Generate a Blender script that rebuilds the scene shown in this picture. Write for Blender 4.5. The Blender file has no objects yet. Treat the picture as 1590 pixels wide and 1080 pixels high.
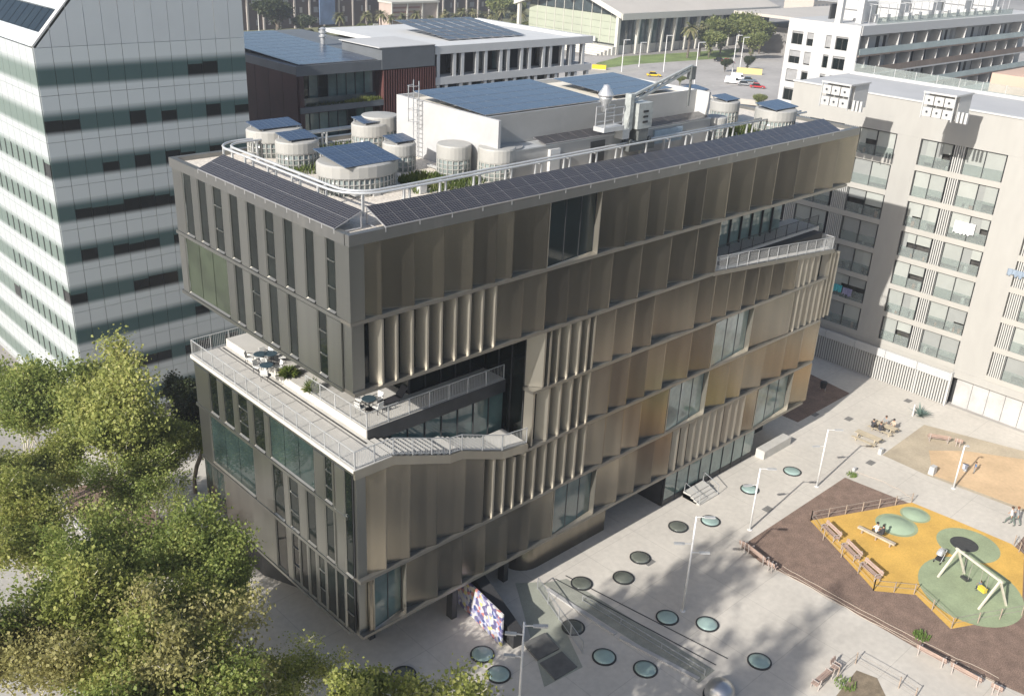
import bpy, bmesh, math, random
from mathutils import Vector, Matrix
random.seed(7)
sc = bpy.context.scene
COL = sc.collection
R = math.radians

# ---------------------------------------------------------------- camera
# world: x runs along the long bronze front, y along its short sunlit front, z up, metres
CP = Vector((-25.88613, -38.32950, 43.82913))
CF = Vector((0.638117, 0.651963, -0.409573))
CX = Vector((0.727950, -0.684144, 0.045122))
CU = Vector((0.250789, 0.326942, 0.911161))
FPX = 1502.44
cam = bpy.data.cameras.new('camera'); camo = bpy.data.objects.new('camera', cam); COL.objects.link(camo)
m = Matrix((CX, CU, -CF)).transposed().to_4x4(); m.translation = CP
camo.matrix_world = m
cam.sensor_width = 36.0; cam.lens = FPX / 1590 * 36.0
cam.clip_start = 0.5; cam.clip_end = 6000
sc.camera = camo

# ---------------------------------------------------------------- sky and sun
LDIR = Vector((1.0, 0.115, -0.575)).normalized()          # the way the sunlight travels
ELEV = math.asin(-LDIR.z)
AZ = math.atan2(-LDIR.x, -LDIR.y)                          # compass angle of the sun from +y towards +x
w = bpy.data.worlds.new('World'); sc.world = w; w.use_nodes = True
nt = w.node_tree; nt.nodes.clear()
sky = nt.nodes.new('ShaderNodeTexSky'); sky.sky_type = 'NISHITA'; sky.sun_disc = False
sky.sun_elevation = ELEV; sky.sun_rotation = AZ; sky.air_density = 1.0; sky.dust_density = 2.0; sky.ozone_density = 1.0
bg = nt.nodes.new('ShaderNodeBackground'); bg.inputs[1].default_value = 0.10
wo = nt.nodes.new('ShaderNodeOutputWorld')
nt.links.new(sky.outputs[0], bg.inputs[0]); nt.links.new(bg.outputs[0], wo.inputs[0])
sun = bpy.data.lights.new('sun', 'SUN'); suno = bpy.data.objects.new('sun', sun); COL.objects.link(suno)
sun.energy = 4.35; sun.angle = R(0.55); sun.color = (1.0, 0.955, 0.89)
suno.rotation_euler = LDIR.to_track_quat('-Z', 'Y').to_euler()
sc.view_settings.view_transform = 'Standard'; sc.view_settings.look = 'None'
sc.view_settings.exposure = 0.74; sc.view_settings.gamma = 1.0; sc.view_settings.use_curve_mapping = False
sc.cycles.max_bounces = 6; sc.cycles.transparent_max_bounces = 8

# ---------------------------------------------------------------- surveying helpers: a sight line cut with a real plane
def ray(px, py): return CF + CX * ((px - 795) / FPX) - CU * ((py - 540) / FPX)
def onz(px, py, z=0.0):
    d = ray(px, py); return CP + d * ((z - CP.z) / d.z)
def onx(px, py, x=0.0):
    d = ray(px, py); return CP + d * ((x - CP.x) / d.x)
def ony(px, py, y=0.0):
    d = ray(px, py); return CP + d * ((y - CP.y) / d.y)
def topz(b, px, py):
    d = ray(px, py); h = (b - CP).xy; return CP.z + d.z * (d.xy.dot(h) / d.xy.dot(d.xy))
def fx(px, z, y=0.0):
    k = (px - 795) / FPX; n = CX - CF * k
    return CP.x - ((y - CP.y) * n.y + (z - CP.z) * n.z) / n.x

# ---------------------------------------------------------------- materials
MATS = {}
def mat(name, col, rough=0.65, metal=0.0, nscale=0.0, namt=0.0, stretch=(1, 1, 1), bump=0.0, bscale=None, spec=0.5,
        col2=None, ior=None, emit=None, space='pos', fine=0.0):
    m = bpy.data.materials.new(name); m.use_nodes = True; t = m.node_tree; N = t.nodes; L = t.links
    p = N['Principled BSDF']
    p.inputs['Roughness'].default_value = rough; p.inputs['Metallic'].default_value = metal
    p.inputs['Specular IOR Level'].default_value = spec
    if ior: p.inputs['IOR'].default_value = ior
    c = (*col, 1); p.inputs['Base Color'].default_value = c
    if nscale:
        if space == 'pos': g = N.new('ShaderNodeNewGeometry'); src = g.outputs['Position']
        else: g = N.new('ShaderNodeTexCoord'); src = g.outputs['Object']
        mp = N.new('ShaderNodeMapping'); mp.inputs['Scale'].default_value = stretch; L.new(src, mp.inputs[0])
        nz = N.new('ShaderNodeTexNoise'); nz.inputs['Scale'].default_value = nscale; nz.inputs['Detail'].default_value = 6
        nz.inputs['Roughness'].default_value = 0.62
        L.new(mp.outputs[0], nz.inputs[0])
        rp = N.new('ShaderNodeValToRGB'); e = rp.color_ramp.elements
        c2 = col2 or tuple(min(1, v * (1 + namt)) for v in col)
        c1 = tuple(v * (1 - namt) for v in col)
        e[0].position = 0.32; e[0].color = (*c1, 1); e[1].position = 0.68; e[1].color = (*c2, 1)
        L.new(nz.outputs[0], rp.inputs[0]); out = rp.outputs[0]
        if fine:
            n2 = N.new('ShaderNodeTexNoise'); n2.inputs['Scale'].default_value = nscale * 14; n2.inputs['Detail'].default_value = 3
            L.new(mp.outputs[0], n2.inputs[0])
            mr = N.new('ShaderNodeMapRange'); mr.inputs[1].default_value = .3; mr.inputs[2].default_value = .7
            mr.inputs[3].default_value = 1 - fine; mr.inputs[4].default_value = 1 + fine
            L.new(n2.outputs[0], mr.inputs[0])
            mx = N.new('ShaderNodeMix'); mx.data_type = 'RGBA'; mx.blend_type = 'MULTIPLY'; mx.inputs[0].default_value = 1
            cc = N.new('ShaderNodeCombineColor')
            for i in range(3): L.new(mr.outputs[0], cc.inputs[i])
            L.new(out, mx.inputs[6]); L.new(cc.outputs[0], mx.inputs[7]); out = mx.outputs[2]
        L.new(out, p.inputs['Base Color'])
        if bump:
            b = N.new('ShaderNodeBump'); b.inputs['Strength'].default_value = bump; b.inputs['Distance'].default_value = 0.05
            if bscale:
                n3 = N.new('ShaderNodeTexNoise'); n3.inputs['Scale'].default_value = bscale; n3.inputs['Detail'].default_value = 4
                L.new(mp.outputs[0], n3.inputs[0]); L.new(n3.outputs[0], b.inputs['Height'])
            else: L.new(nz.outputs[0], b.inputs['Height'])
            L.new(b.outputs[0], p.inputs['Normal'])
    if emit:
        p.inputs['Emission Color'].default_value = (*emit[0], 1); p.inputs['Emission Strength'].default_value = emit[1]
    MATS[name] = m; return m

def metal_mat(name, c1, c2, rough, metal=0.8, perobj=0.25):
    m = mat(name, c1, rough, metal); t = m.node_tree; N = t.nodes; L = t.links; p = N['Principled BSDF']
    g = N.new('ShaderNodeNewGeometry'); mp = N.new('ShaderNodeMapping'); mp.inputs['Scale'].default_value = (3, 3, 0.10)
    L.new(g.outputs['Position'], mp.inputs[0])
    nz = N.new('ShaderNodeTexNoise'); nz.inputs['Scale'].default_value = 1.0; nz.inputs['Detail'].default_value = 3; nz.inputs['Roughness'].default_value = .5
    L.new(mp.outputs[0], nz.inputs[0])
    n2 = N.new('ShaderNodeTexNoise'); n2.inputs['Scale'].default_value = 1.0; n2.inputs['Detail'].default_value = 2
    mp2 = N.new('ShaderNodeMapping'); mp2.inputs['Scale'].default_value = (.8, .8, .05); L.new(g.outputs['Position'], mp2.inputs[0]); L.new(mp2.outputs[0], n2.inputs[0])
    ad = N.new('ShaderNodeMath'); ad.operation = 'MULTIPLY_ADD'; ad.inputs[1].default_value = .03; L.new(nz.outputs[0], ad.inputs[0]); 
    h2 = N.new('ShaderNodeMath'); h2.operation = 'MULTIPLY'; h2.inputs[1].default_value = .5; L.new(n2.outputs[0], h2.inputs[0]); L.new(h2.outputs[0], ad.inputs[2])
    oi = N.new('ShaderNodeObjectInfo')
    a2 = N.new('ShaderNodeMath'); a2.operation = 'MULTIPLY_ADD'; a2.inputs[1].default_value = perobj
    L.new(oi.outputs['Random'], a2.inputs[0]); L.new(ad.outputs[0], a2.inputs[2])
    rp = N.new('ShaderNodeValToRGB'); e = rp.color_ramp.elements
    e[0].position = .3; e[0].color = (*c1, 1); e[1].position = .3 + .2 + perobj; e[1].color = (*c2, 1)
    L.new(a2.outputs[0], rp.inputs[0]); L.new(rp.outputs[0], p.inputs['Base Color'])
    rr = N.new('ShaderNodeMapRange'); rr.inputs[1].default_value = .3; rr.inputs[2].default_value = .7
    rr.inputs[3].default_value = rough - .005; rr.inputs[4].default_value = rough + .01
    L.new(nz.outputs[0], rr.inputs[0]); L.new(rr.outputs[0], p.inputs['Roughness'])
    b = N.new('ShaderNodeBump'); b.inputs['Strength'].default_value = .02; b.inputs['Distance'].default_value = .03
    L.new(n2.outputs[0], b.inputs['Height']); L.new(b.outputs[0], p.inputs['Normal'])
    return m

BRONZE = metal_mat('brushed_steel', (.205, .19, .162), (.48, .43, .34), .24, .92, .42)
BRONZEF = metal_mat('brushed_steel_fin', (.33, .31, .265), (.48, .45, .385), .40, .8)
LEDGE = metal_mat('steel_ledge', (.25, .238, .212), (.34, .322, .285), .38, .75, .05)
SILVER = metal_mat('pale_brushed_steel', (.26, .265, .25), (.39, .392, .368), .31, .9)
FASCIA = metal_mat('roof_fascia', (.22, .222, .215), (.32, .315, .30), .38, .75, .05)

def glass_mat(name, col, rough=.04, ior=1.9, namt=.35, transp=0.0):
    m = mat(name, col, rough, 0.0, nscale=.45, namt=namt, ior=ior)
    t = m.node_tree; p = t.nodes['Principled BSDF']; p.inputs['Coat Weight'].default_value = .2; p.inputs['Coat Roughness'].default_value = .02
    n = t.nodes.new('ShaderNodeTexNoise'); n.inputs['Scale'].default_value = .8; b = t.nodes.new('ShaderNodeBump'); b.inputs['Strength'].default_value = .05
    t.links.new(n.outputs[0], b.inputs['Height']); t.links.new(b.outputs[0], p.inputs['Normal'])
    if transp:
        tr = t.nodes.new('ShaderNodeBsdfTransparent'); tr.inputs[0].default_value = (.86, .90, .88, 1)
        mx = t.nodes.new('ShaderNodeMixShader'); mx.inputs[0].default_value = transp
        o = t.nodes['Material Output']; t.links.new(p.outputs[0], mx.inputs[1]); t.links.new(tr.outputs[0], mx.inputs[2]); t.links.new(mx.outputs[0], o.inputs[0])
    return m
GLASS = glass_mat('dark_window_glass', (.007, .010, .009), ior=1.36)
TEAL = glass_mat('teal_window_glass', (.07, .115, .11), .05, 1.9)
TEAL2 = glass_mat('bright_teal_glass', (.15, .21, .195), .06, 1.9)
OLIVE = glass_mat('greenish_window_glass', (.035, .047, .028), .05, 1.5)
FARGLASS = glass_mat('far_glass', (.05, .065, .07), .08, 1.8)
CLEAR = glass_mat('clear_rail_glass', (.40, .43, .42), .04, 1.45, .1, .72)
LEFTG = glass_mat('left_front_glass', (.022, .036, .034), .05, 1.5)
BLIND = mat('pale_window_screen', (.34, .35, .32), .55, nscale=.8, namt=.12)

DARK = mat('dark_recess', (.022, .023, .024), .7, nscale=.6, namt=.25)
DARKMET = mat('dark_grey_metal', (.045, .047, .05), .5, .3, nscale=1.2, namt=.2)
CONC = mat('pale_terrace_paving', (.46, .445, .41), .75, nscale=1.1, namt=.07, fine=.05)
WHITE = mat('white_paint', (.47, .47, .46), .6, nscale=.5, namt=.05)
WHITEM = mat('white_render', (.44, .44, .432), .7, nscale=.15, namt=.05, fine=.03)
GALV = mat('galvanised_steel', (.50, .51, .52), .38, .55, nscale=2.5, namt=.15)
PALEG = mat('pale_grey_steel', (.50, .51, .51), .4, .3, nscale=1.5, namt=.08)
GRAVEL = mat('roof_gravel', (.58, .53, .46), .9, nscale=9, namt=.32, bump=.6)
# ---------------------------------------------------------------- mesh helpers
class MB:
    def __init__(s): s.v = []; s.f = []
    def add(s, vs, fs):
        o = len(s.v); s.v += [tuple(v) for v in vs]; s.f += [tuple(i + o for i in f) for f in fs]; return s
    def box(s, x0, x1, y0, y1, z0, z1):
        return s.add([(x0,y0,z0),(x1,y0,z0),(x1,y1,z0),(x0,y1,z0),(x0,y0,z1),(x1,y0,z1),(x1,y1,z1),(x0,y1,z1)],
                     [(0,3,2,1),(4,5,6,7),(0,1,5,4),(1,2,6,5),(2,3,7,6),(3,0,4,7)])
    def cbox(s, c, d): return s.box(c[0]-d[0]/2, c[0]+d[0]/2, c[1]-d[1]/2, c[1]+d[1]/2, c[2]-d[2]/2, c[2]+d[2]/2)
    def prism(s, poly, z0, z1):
        n = len(poly); a = sum(poly[i][0]*poly[(i+1)%n][1]-poly[(i+1)%n][0]*poly[i][1] for i in range(n))
        if a < 0: poly = poly[::-1]
        g0 = z0 if callable(z0) else (lambda x, y: z0); g1 = z1 if callable(z1) else (lambda x, y: z1)
        vs = [(x, y, g0(x, y)) for x, y in poly] + [(x, y, g1(x, y)) for x, y in poly]
        return s.add(vs, [tuple(range(n))[::-1], tuple(range(n, 2*n))] + [(i, (i+1) % n, n+(i+1) % n, n+i) for i in range(n)])
    def hexa(s, b, t):   # bottom 4 and top 4 points, counter-clockwise seen from above
        return s.add(list(b)+list(t), [(3,2,1,0),(4,5,6,7),(0,1,5,4),(1,2,6,5),(2,3,7,6),(3,0,4,7)])
    def bar(s, p0, p1, w, h, up=(0,0,1)):
        p0 = Vector(p0); p1 = Vector(p1); d = (p1-p0)
        if d.length < 1e-6: return s
        d.normalize(); u = Vector(up)
        if abs(d.dot(u)) > .98: u = Vector((1,0,0))
        a = d.cross(u).normalized(); b = a.cross(d).normalized(); a *= w/2; b *= h/2
        vs = [p0-a-b, p0+a-b, p0+a+b, p0-a+b, p1-a-b, p1+a-b, p1+a+b, p1-a+b]
        return s.add(vs, [(0,1,2,3),(7,6,5,4),(0,4,5,1),(1,5,6,2),(2,6,7,3),(3,7,4,0)])
    def tube(s, pts, rs, n=6, cap=True):
        pts = [Vector(p) for p in pts]
        if not hasattr(rs, '__len__'): rs = [rs]*len(pts)
        o = len(s.v); prev = None
        for i, p in enumerate(pts):
            d = (pts[min(i+1, len(pts)-1)]-pts[max(i-1, 0)]).normalized()
            u = prev if prev is not None else (Vector((0,0,1)) if abs(d.z) < .9 else Vector((1,0,0)))
            a = (u - d*u.dot(d))
            if a.length < 1e-4: a = d.orthogonal()
            a.normalize(); b = d.cross(a); prev = a
            for k in range(n):
                t = 2*math.pi*k/n; s.v.append(tuple(p + a*(rs[i]*math.cos(t)) + b*(rs[i]*math.sin(t))))
        for i in range(len(pts)-1):
            for k in range(n):
                k2 = (k+1) % n; s.f.append((o+i*n+k, o+i*n+k2, o+(i+1)*n+k2, o+(i+1)*n+k))
        if cap:
            s.f.append(tuple(o+k for k in range(n))[::-1]); s.f.append(tuple(o+(len(pts)-1)*n+k for k in range(n)))
        return s
    def lathe(s, prof, c=(0,0,0), n=16, sx=1, sy=1):
        o = len(s.v); m = len(prof)
        for r, z in prof:
            for k in range(n):
                t = 2*math.pi*k/n; s.v.append((c[0]+r*sx*math.cos(t), c[1]+r*sy*math.sin(t), c[2]+z))
        for i in range(m-1):
            for k in range(n):
                k2 = (k+1) % n; s.f.append((o+i*n+k, o+i*n+k2, o+(i+1)*n+k2, o+(i+1)*n+k))
        s.f.append(tuple(o+k for k in range(n))[::-1]); s.f.append(tuple(o+(m-1)*n+k for k in range(n)))
        return s
    def mesh(s, name, off=(0,0,0)):
        me = bpy.data.meshes.new(name); ox, oy, oz = off
        me.from_pydata([(x-ox, y-oy, z-oz) for x, y, z in s.v], [], s.f); return me

ROOT = {}
def tag(o, label=None, cat=None, group=None, kind=None):
    if label: o['label'] = label
    if cat: o['category'] = cat
    if group: o['group'] = group
    if kind: o['kind'] = kind
    return o
def thing(name, label, cat, loc=(0,0,0), group=None):
    o = bpy.data.objects.new(name, None); COL.objects.link(o); o.location = loc; o.empty_display_size = .2
    ROOT[o.name] = Vector(loc); return tag(o, label, cat, group)
def put(name, me, material, parent=None, loc=(0,0,0), rotz=0.0):
    o = bpy.data.objects.new(name, me); COL.objects.link(o)
    if material and not me.materials: me.materials.append(material)
    o.location = loc; o.rotation_euler = (0, 0, rotz)
    if parent: o.parent = parent
    return o
def build(mb, name, material, parent=None, smooth=False, loc=None, **tags):
    """one mesh object; points are world metres unless the thing stands at the origin"""
    off = ROOT.get(parent.name, Vector()) if parent else Vector(loc or (0,0,0))
    me = mb.mesh(name, off)
    if smooth:
        for p in me.polygons: p.use_smooth = True
    o = put(name, me, material, parent, (0,0,0) if parent else off)
    ROOT[o.name] = off
    if tags: tag(o, **tags)
    return o
def dup(root, loc, rotz=0.0, label=None, scale=None, group=None):
    r = root.copy(); COL.objects.link(r); r.location = loc; r.rotation_euler = (0, 0, rotz)
    if scale: r.scale = (scale,)*3 if not hasattr(scale, '__len__') else scale
    if label: r['label'] = label
    if group: r['group'] = group
    def rec(a, b):
        for ch in list(a.children):
            if ch.name in NEWC: continue
            c = ch.copy(); COL.objects.link(c); c.parent = b; NEWC.add(c.name); rec(ch, c)
    NEWC = set(); rec(root, r); return r
def structure(mb, name, material, **k):
    o = build(mb, name, material); o['kind'] = 'structure'; return o
def sheet(poly, z, name, material, kind='structure'):
    mb = MB(); n = len(poly); mb.add([(p[0], p[1], z) for p in poly], [tuple(range(n))])
    a = sum(poly[i][0]*poly[(i+1)%n][1]-poly[(i+1)%n][0]*poly[i][1] for i in range(n))
    if a < 0: mb.f[-1] = mb.f[-1][::-1]
    o = build(mb, name, material); o['kind'] = kind; return o
def G2(*pts): return [tuple(onz(*p).xy) for p in pts]

# a railing: handrail mesh (the part) > posts, and its thin balusters as one sub-part
def railing(parent, pts, h=1.05, material=None, post=1.6, bal=.13, name='railing', bottom=.1, r=.025):
    material = material or PALEG
    top = MB(); bl = MB(); posts = []
    for a, b in zip(pts, pts[1:]):
        a = Vector(a); b = Vector(b); up = Vector((0,0,h))
        top.bar(a+up, b+up, .05, .04); top.bar(a+Vector((0,0,bottom)), b+Vector((0,0,bottom)), .04, .03)
        n = max(1, round((b-a).length/post))
        for i in range(n+1):
            if i == 0 and posts: continue
            p = a.lerp(b, i/n); posts.append((p, p+up))
        if bal:
            k = max(1, round((b-a).length/bal))
            for i in range(k):
                p = a.lerp(b, (i+.5)/k); bl.bar(p+Vector((0,0,bottom)), p+Vector((0,0,h-.02)), .014, .014)
    o = build(top, name, material, parent)
    off = ROOT[o.name]
    for a, b in posts:
        build(MB().bar(a, b, .05, .05), 'post', material, o)
    if bal: q = build(bl, 'balusters', material, o); q['kind'] = 'stuff'
    return o
# ================================================================ the bronze building
LV = [28.4, 24.3, 20.2, 16.1, 12.0, 7.9, 3.8]             # underside of fascia, then the six ledges going down
XR, YL = 50.45, 19.5
BLD = thing('office_building', 'bronze steel office building with sawtooth cladding, an open corner terrace and roof skylight drums', 'building', (0,0,0))
P = BLD
def panel(mb, m=None, name='cladding_panel'): return build(mb, name, m or BRONZE, P)
# inner walls behind the cladding
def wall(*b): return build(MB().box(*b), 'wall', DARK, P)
wall(.9, 49.6, .9, 18.9, 24.4, 28.3)
wall(.9, 32.0, .9, 18.9, 20.4, 24.3)
wall(32.0, 46.5, 4.6, 18.9, 20.4, 24.3)
wall(7.6, 13.9, 4.9, 18.9, 12.1, 20.3)
wall(14.8, 49.2, .9, 18.9, 7.9, 20.0)
wall(.9, 3.0, .9, 18.9, 8.0, 15.2)
wall(3.0, 14.7, 2.9, 4.9, 8.0, 12.2)
wall(.9, 14.7, .9, 18.9, 3.9, 7.8)
wall(3.0, 7.5, 5.0, 18.9, 8.0, 15.2)
wall(14.8, 48.6, .9, 18.9, 3.9, 7.8)
# floor ledges
def ledgeR(z, x0, x1, y=0.0, h=.21, depth=.95):
    build(MB().box(x0, x1, y, depth, z-h, z), 'ledge', LEDGE, P)
def ledgeL(z, y0, y1, x=0.0, h=.21):
    build(MB().box(x, .93, y0, y1, z-h, z), 'ledge', SILVER, P)
ledgeR(24.3, .0, XR-.3); ledgeR(20.2, .15, 32.4)
ledgeR(16.1, 13.7, 49.9); ledgeR(12.0, 13.5, 50.0); ledgeR(7.9, .25, 49.9); ledgeR(3.8, .35, 49.6)
ledgeL(24.3, .96, YL); ledgeL(20.2, .96, YL); ledgeL(12.0, .96, YL-.4); ledgeL(7.9, .96, YL-.5); ledgeL(3.8, .96, 15.5)
# --- right front: sawtooth panels between tips
def teeth(tips, z0, z1, D=.78, m=None):
    for a, b in zip(tips, tips[1:]):
        d = min(D, .18 + .18*(b-a))
        panel(MB().prism([(a+.015, d), (b-.06, .05), (b, .05), (b, d+.07), (a+.015, d+.07)], z0, z1), m)
def slim(tips, z0, z1, m=None, depth=.7):
    for a, b in zip(tips, tips[1:]):
        wd = b-a; f = .46*wd
        build(MB().box(a+.01, b-.05, depth, depth+.05, z0 if not callable(z0) else z0(a), z1 if not callable(z1) else z1(a, 0)), 'window_pane', GLASS if not m else m, P)
        panel(MB().prism([(b-f, depth-.02), (b-.13, .06), (b, .06), (b, depth-.02)], z0, z1), BRONZEF, 'cladding_fin')
def bigwin(x0, x1, z0, z1, nm=3, glass=None, left=.12, right=.5, sill=True):
    """glazing swung back into the front, with a dark frame, mullions and a tilted metal sill"""
    glass = glass or TEAL
    L = x1-x0; ya = lambda t: left+(right-left)*t
    fr = MB()
    fr.prism([(x0, ya(0)+.02), (x1, ya(1)+.02), (x1, ya(1)+.14), (x0, ya(0)+.14)], z0, z1)
    win = build(fr, 'window', DARKMET, P)
    for i in range(nm):
        a, b = i/nm, (i+1)/nm
        build(MB().prism([(x0+L*a+.03, ya(a)-.03), (x0+L*b-.03, ya(b)-.03), (x0+L*b-.03, ya(b)+.018), (x0+L*a+.03, ya(a)+.018)], z0+.08, z1-.08), 'pane', glass, win)
    for i in range(nm+1):
        t = i/nm; build(MB().box(x0+L*t-.03, x0+L*t+.03, ya(t)-.06, ya(t)+.02, z0+.05, z1-.02), 'mullion', DARKMET, win)
    if sill:
        build(MB().add([(x0, .04, z0-.02), (x1, .04, z0-.02), (x1, right-.05, z0+.1), (x0, left-.05, z0+.05)], [(0,1,2,3)]), 'sill', LEDGE, win)
    panel(MB().box(x1+.002, x1+.06, .05, right+.1, z0, z1), BRONZEF, 'window_jamb')
    panel(MB().box(x0-.07, x0-.002, .05, left+.1, z0, z1), BRONZEF, 'window_jamb')
def T(z, *px): return [fx(p, z, .05) for p in px]
# storey 6 (top)
z0, z1 = 24.31, 28.39
t = T(24.4, 570, 593.5, 643.8, 689.5, 733.5, 768.8, 794.9, 848); teeth([.95]+t[1:], z0, z1)
bigwin(T(24.4, 850)[0], T(24.4, 927)[0], z0, z1, 3, glass_mat('shaded_teal_glass', (.012, .022, .022), .05, 1.42))
teeth(T(24.4, 929, 970, 1001.8, 1030.7, 1059.6, 1088.5, 1126, 1163.8, 1198.5, 1231.8, 1263.6, 1292.5, 1320.5), z0, z1)
panel(MB().box(.02, .93, .02, .93, z0, z1-.01), SILVER, 'corner_panel')
# storey 5
z0, z1 = 20.21, 24.03
panel(MB().box(.15, .93, .15, .93, z0, z1), SILVER, 'corner_panel')
s5 = T(20.3, 574, 597, 619, 643, 666, 687, 709, 730, 750, 769)
slim([.95]+s5[1:], z0, z1, None)
teeth(T(20.3, 769, 809, 844.6, 879.4, 912, 945.3, 990, 1035, 1075.5, 1110), z0, z1)
# storey 4 : right of the open terrace, its top dipping below the far terrace
zt4 = lambda x, y: 19.93 if x < 32.5 else 19.93 - (x-32.5)*.098
z0 = 16.11
s4 = T(16.2, 836, 853, 866, 882, 898, 911, 920); s4[0] = 14.75
slim(s4, z0, 19.93)
teeth(T(16.2, 920, 950, 980, 1010, 1076.7, 1103, 1126.7, 1150, 1171.7, 1193, 1213, 1233), z0, zt4)
xx = T(16.2, 1233, 1241.7, 1250, 1259, 1268); slim(xx, z0, zt4, depth=.5)
xx = [xx[-1]]+T(13, 1277, 1283, 1289)+[49.9]; slim(xx, 12.02, zt4, depth=.5)
# storey 3
z0, z1 = 12.01, 15.83
s3 = T(12.1, 829, 850, 868, 885, 898, 911.7); s3[0] = 14.0
slim(s3, z0, z1)
teeth(T(12.1, 911.7, 943, 971.7, 1000, 1026.7, 1066.7, 1101), z0, z1)
bigwin(T(12.1, 1103)[0], T(12.1, 1161)[0], z0, z1, 3, TEAL2)
teeth(T(12.1, 1163, 1224), z0, z1, .3)
slim(T(12.1, 1225, 1232, 1241, 1251, 1259.5, 1268), z0, z1, depth=.5)
# storey 2, the lower box: its top follows the outside stair
def zst(x):
    pts = [(0, 15.3), (2.7, 15.3), (6.9, 13.85), (7.8, 13.8), (11.2, 12.5), (13.5, 11.9), (60, 11.74)]
    for (a, p), (b, q) in zip(pts, pts[1:]):
        if x <= b: return p+(q-p)*(x-a)/(b-a)
zs = lambda x, y=0: zst(x)-.42 if x < 13.4 else 11.73
z0 = 7.91
panel(MB().box(.3, .93, .3, .93, z0, 14.95), SILVER, 'corner_panel')
t = T(8.0, 575, 601, 637, 678, 720.5, 749); t[0] = .95; teeth(t, z0, zs, .75)
slim(T(8.0, 749, 766, 782, 797.6, 813, 829, 845, 860.6, 876, 892, 906), z0, zs)
teeth(T(8.0, 906, 935, 963, 990, 1031), z0, 11.73)
bigwin(T(8.0, 1033)[0], T(8.0, 1092)[0], z0, 11.73, 3, TEAL2)
teeth(T(8.0, 1094, 1125, 1148, 1180, 1211.7, 1238, 1263), z0, 11.73)
# storey 1
z0, z1 = 3.81, 7.63
panel(MB().box(.35, .93, .35, .93, z0, z1), SILVER, 'corner_panel')
bigwin(T(3.9, 583)[0], T(3.9, 630)[0], z0, z1, 2, TEAL, .2, .55)
panel(MB().box(.95, T(3.9, 583)[0]-.08, .1, .3, z0, z1))
teeth(T(3.9, 632, 679.6, 717, 752, 786.6, 819.7, 855), z0, z1)
bigwin(T(3.9, 857)[0], T(3.9, 920)[0], z0, z1, 3, TEAL)
teeth(T(3.9, 922, 956, 983, 1010, 1036), z0, z1)
slim(T(3.9, 1036, 1048, 1061.5, 1073.6, 1084, 1094.7, 1105, 1116, 1128, 1138.5, 1149), z0, z1, depth=.4)
teeth(T(3.9, 1149, 1167), z0, z1)
bigwin(T(3.9, 1169)[0], T(3.9, 1222)[0], z0, z1, 3, TEAL2)
teeth(T(3.9, 1224, 1251), z0, z1)
# fascia round the roof, in lengths
fz0, fz1 = 28.4, 29.0
for i in range(9):
    a, b = XR*i/9, XR*(i+1)/9
    build(MB().box(a+.004, b-.004, -.03, .34, fz0, fz1), 'fascia', FASCIA, P)
for i in range(4):
    a, b = .35+(YL-.35)*i/4, .35+(YL-.35)*(i+1)/4
    build(MB().box(-.03, .34, a+.004, b-.004, fz0, fz1), 'fascia', FASCIA, P)
build(MB().box(.35, XR, YL-.36, YL, fz0, fz1), 'fascia', FASCIA, P)
build(MB().box(XR-.36, XR-.002, .35, YL-.37, fz0, fz1), 'fascia', FASCIA, P)
build(MB().box(.35, XR-.37, .35, YL-.37, fz0+.01, 28.72), 'roof', GRAVEL, P)
# --- left front: windows cut between bevelled piers, facing the sun
def leftrow(wins, z0, z1, ylo, yhi, ox, oy, s, deep=.13, glass=None, x0=.04, bigs=()):
    edges = []
    for i, (a, b, y) in enumerate(wins):
        ya = onx(ox+b/s, oy+y/s, deep).y; yb = onx(ox+a/s, oy+y/s, deep).y
        edges.append((ya, yb, i))
    edges.sort(key=lambda e: -e[1])
    prev = yhi
    for ya, yb, i in edges + [(ylo, ylo, -1)]:
        big = i in bigs
        if prev - yb > .05:
            last = i == -1
            pl = [(deep, prev), (x0, prev-min(.22, (prev-yb)*.4)), (x0, yb if last else yb+min(.05, (prev-yb)*.3)), (deep, yb)]
            build(MB().prism(pl, z0, z1), 'cladding_panel', SILVER, P)
        if i >= 0:
            g = OLIVE if big else GLASS
            win = build(MB().box(deep+.06, deep+.12, ya-.02, yb+.02, z0, z1), 'window', DARKMET, P)
            n = 3 if big else 1
            for k in range(n):
                p, q = ya+(yb-ya)*k/n, ya+(yb-ya)*(k+1)/n
                build(MB().box(deep+.01, deep+.055, p+.03, q-.03, z0+.12, z1-.02), 'pane', (LEFTG if oy == 540 else OLIVE) if big else g, win)
            build(MB().add([(x0, ya, z0+.02), (deep+.005, ya, z0+.13), (deep+.005, yb, z0+.13), (x0, yb+.1, z0+.02)], [(0,1,2,3)]), 'sill', LEDGE, win)
            if not big and i % 3 == 2:
                for q in (.34, .7): build(MB().box(deep-.05, deep+.008, ya, yb, z0+(z1-z0)*q, z0+(z1-z0)*q+.05), 'transom', SILVER, win)
        prev = ya
A = (270, 260, 3)
leftrow([(57,89,195),(125,157,220),(194,228,248),(270,303,285),(350,385,318),(433,468,360),(521,556,400),(617,653,440),(716,751,485)], 24.32, 28.39, .96, YL, *A)
leftrow([(72,250,500),(295,327,590),(370,405,630),(452,487,690),(540,574,730),(679,713,805)], 20.22, 24.03, .96, YL, *A, bigs=(0,))
B = (300, 540, 2.3475)
leftrow([(63,88,155),(113,144,195),(168,198,235),(223,258,280),(285,437,370),(482,506,465)], 12.02, 15.0, 2.2, YL-.4, *B, bigs=(4,))
leftrow([(80,222,430),(296,330,520),(355,384,570),(418,446,610),(487,515,660)], 7.92, 11.73, 2.2, YL-.5, *B, bigs=(0,))
leftrow([(557,580,640)], 7.92, 15.0, .96, 2.195, *B)
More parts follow.
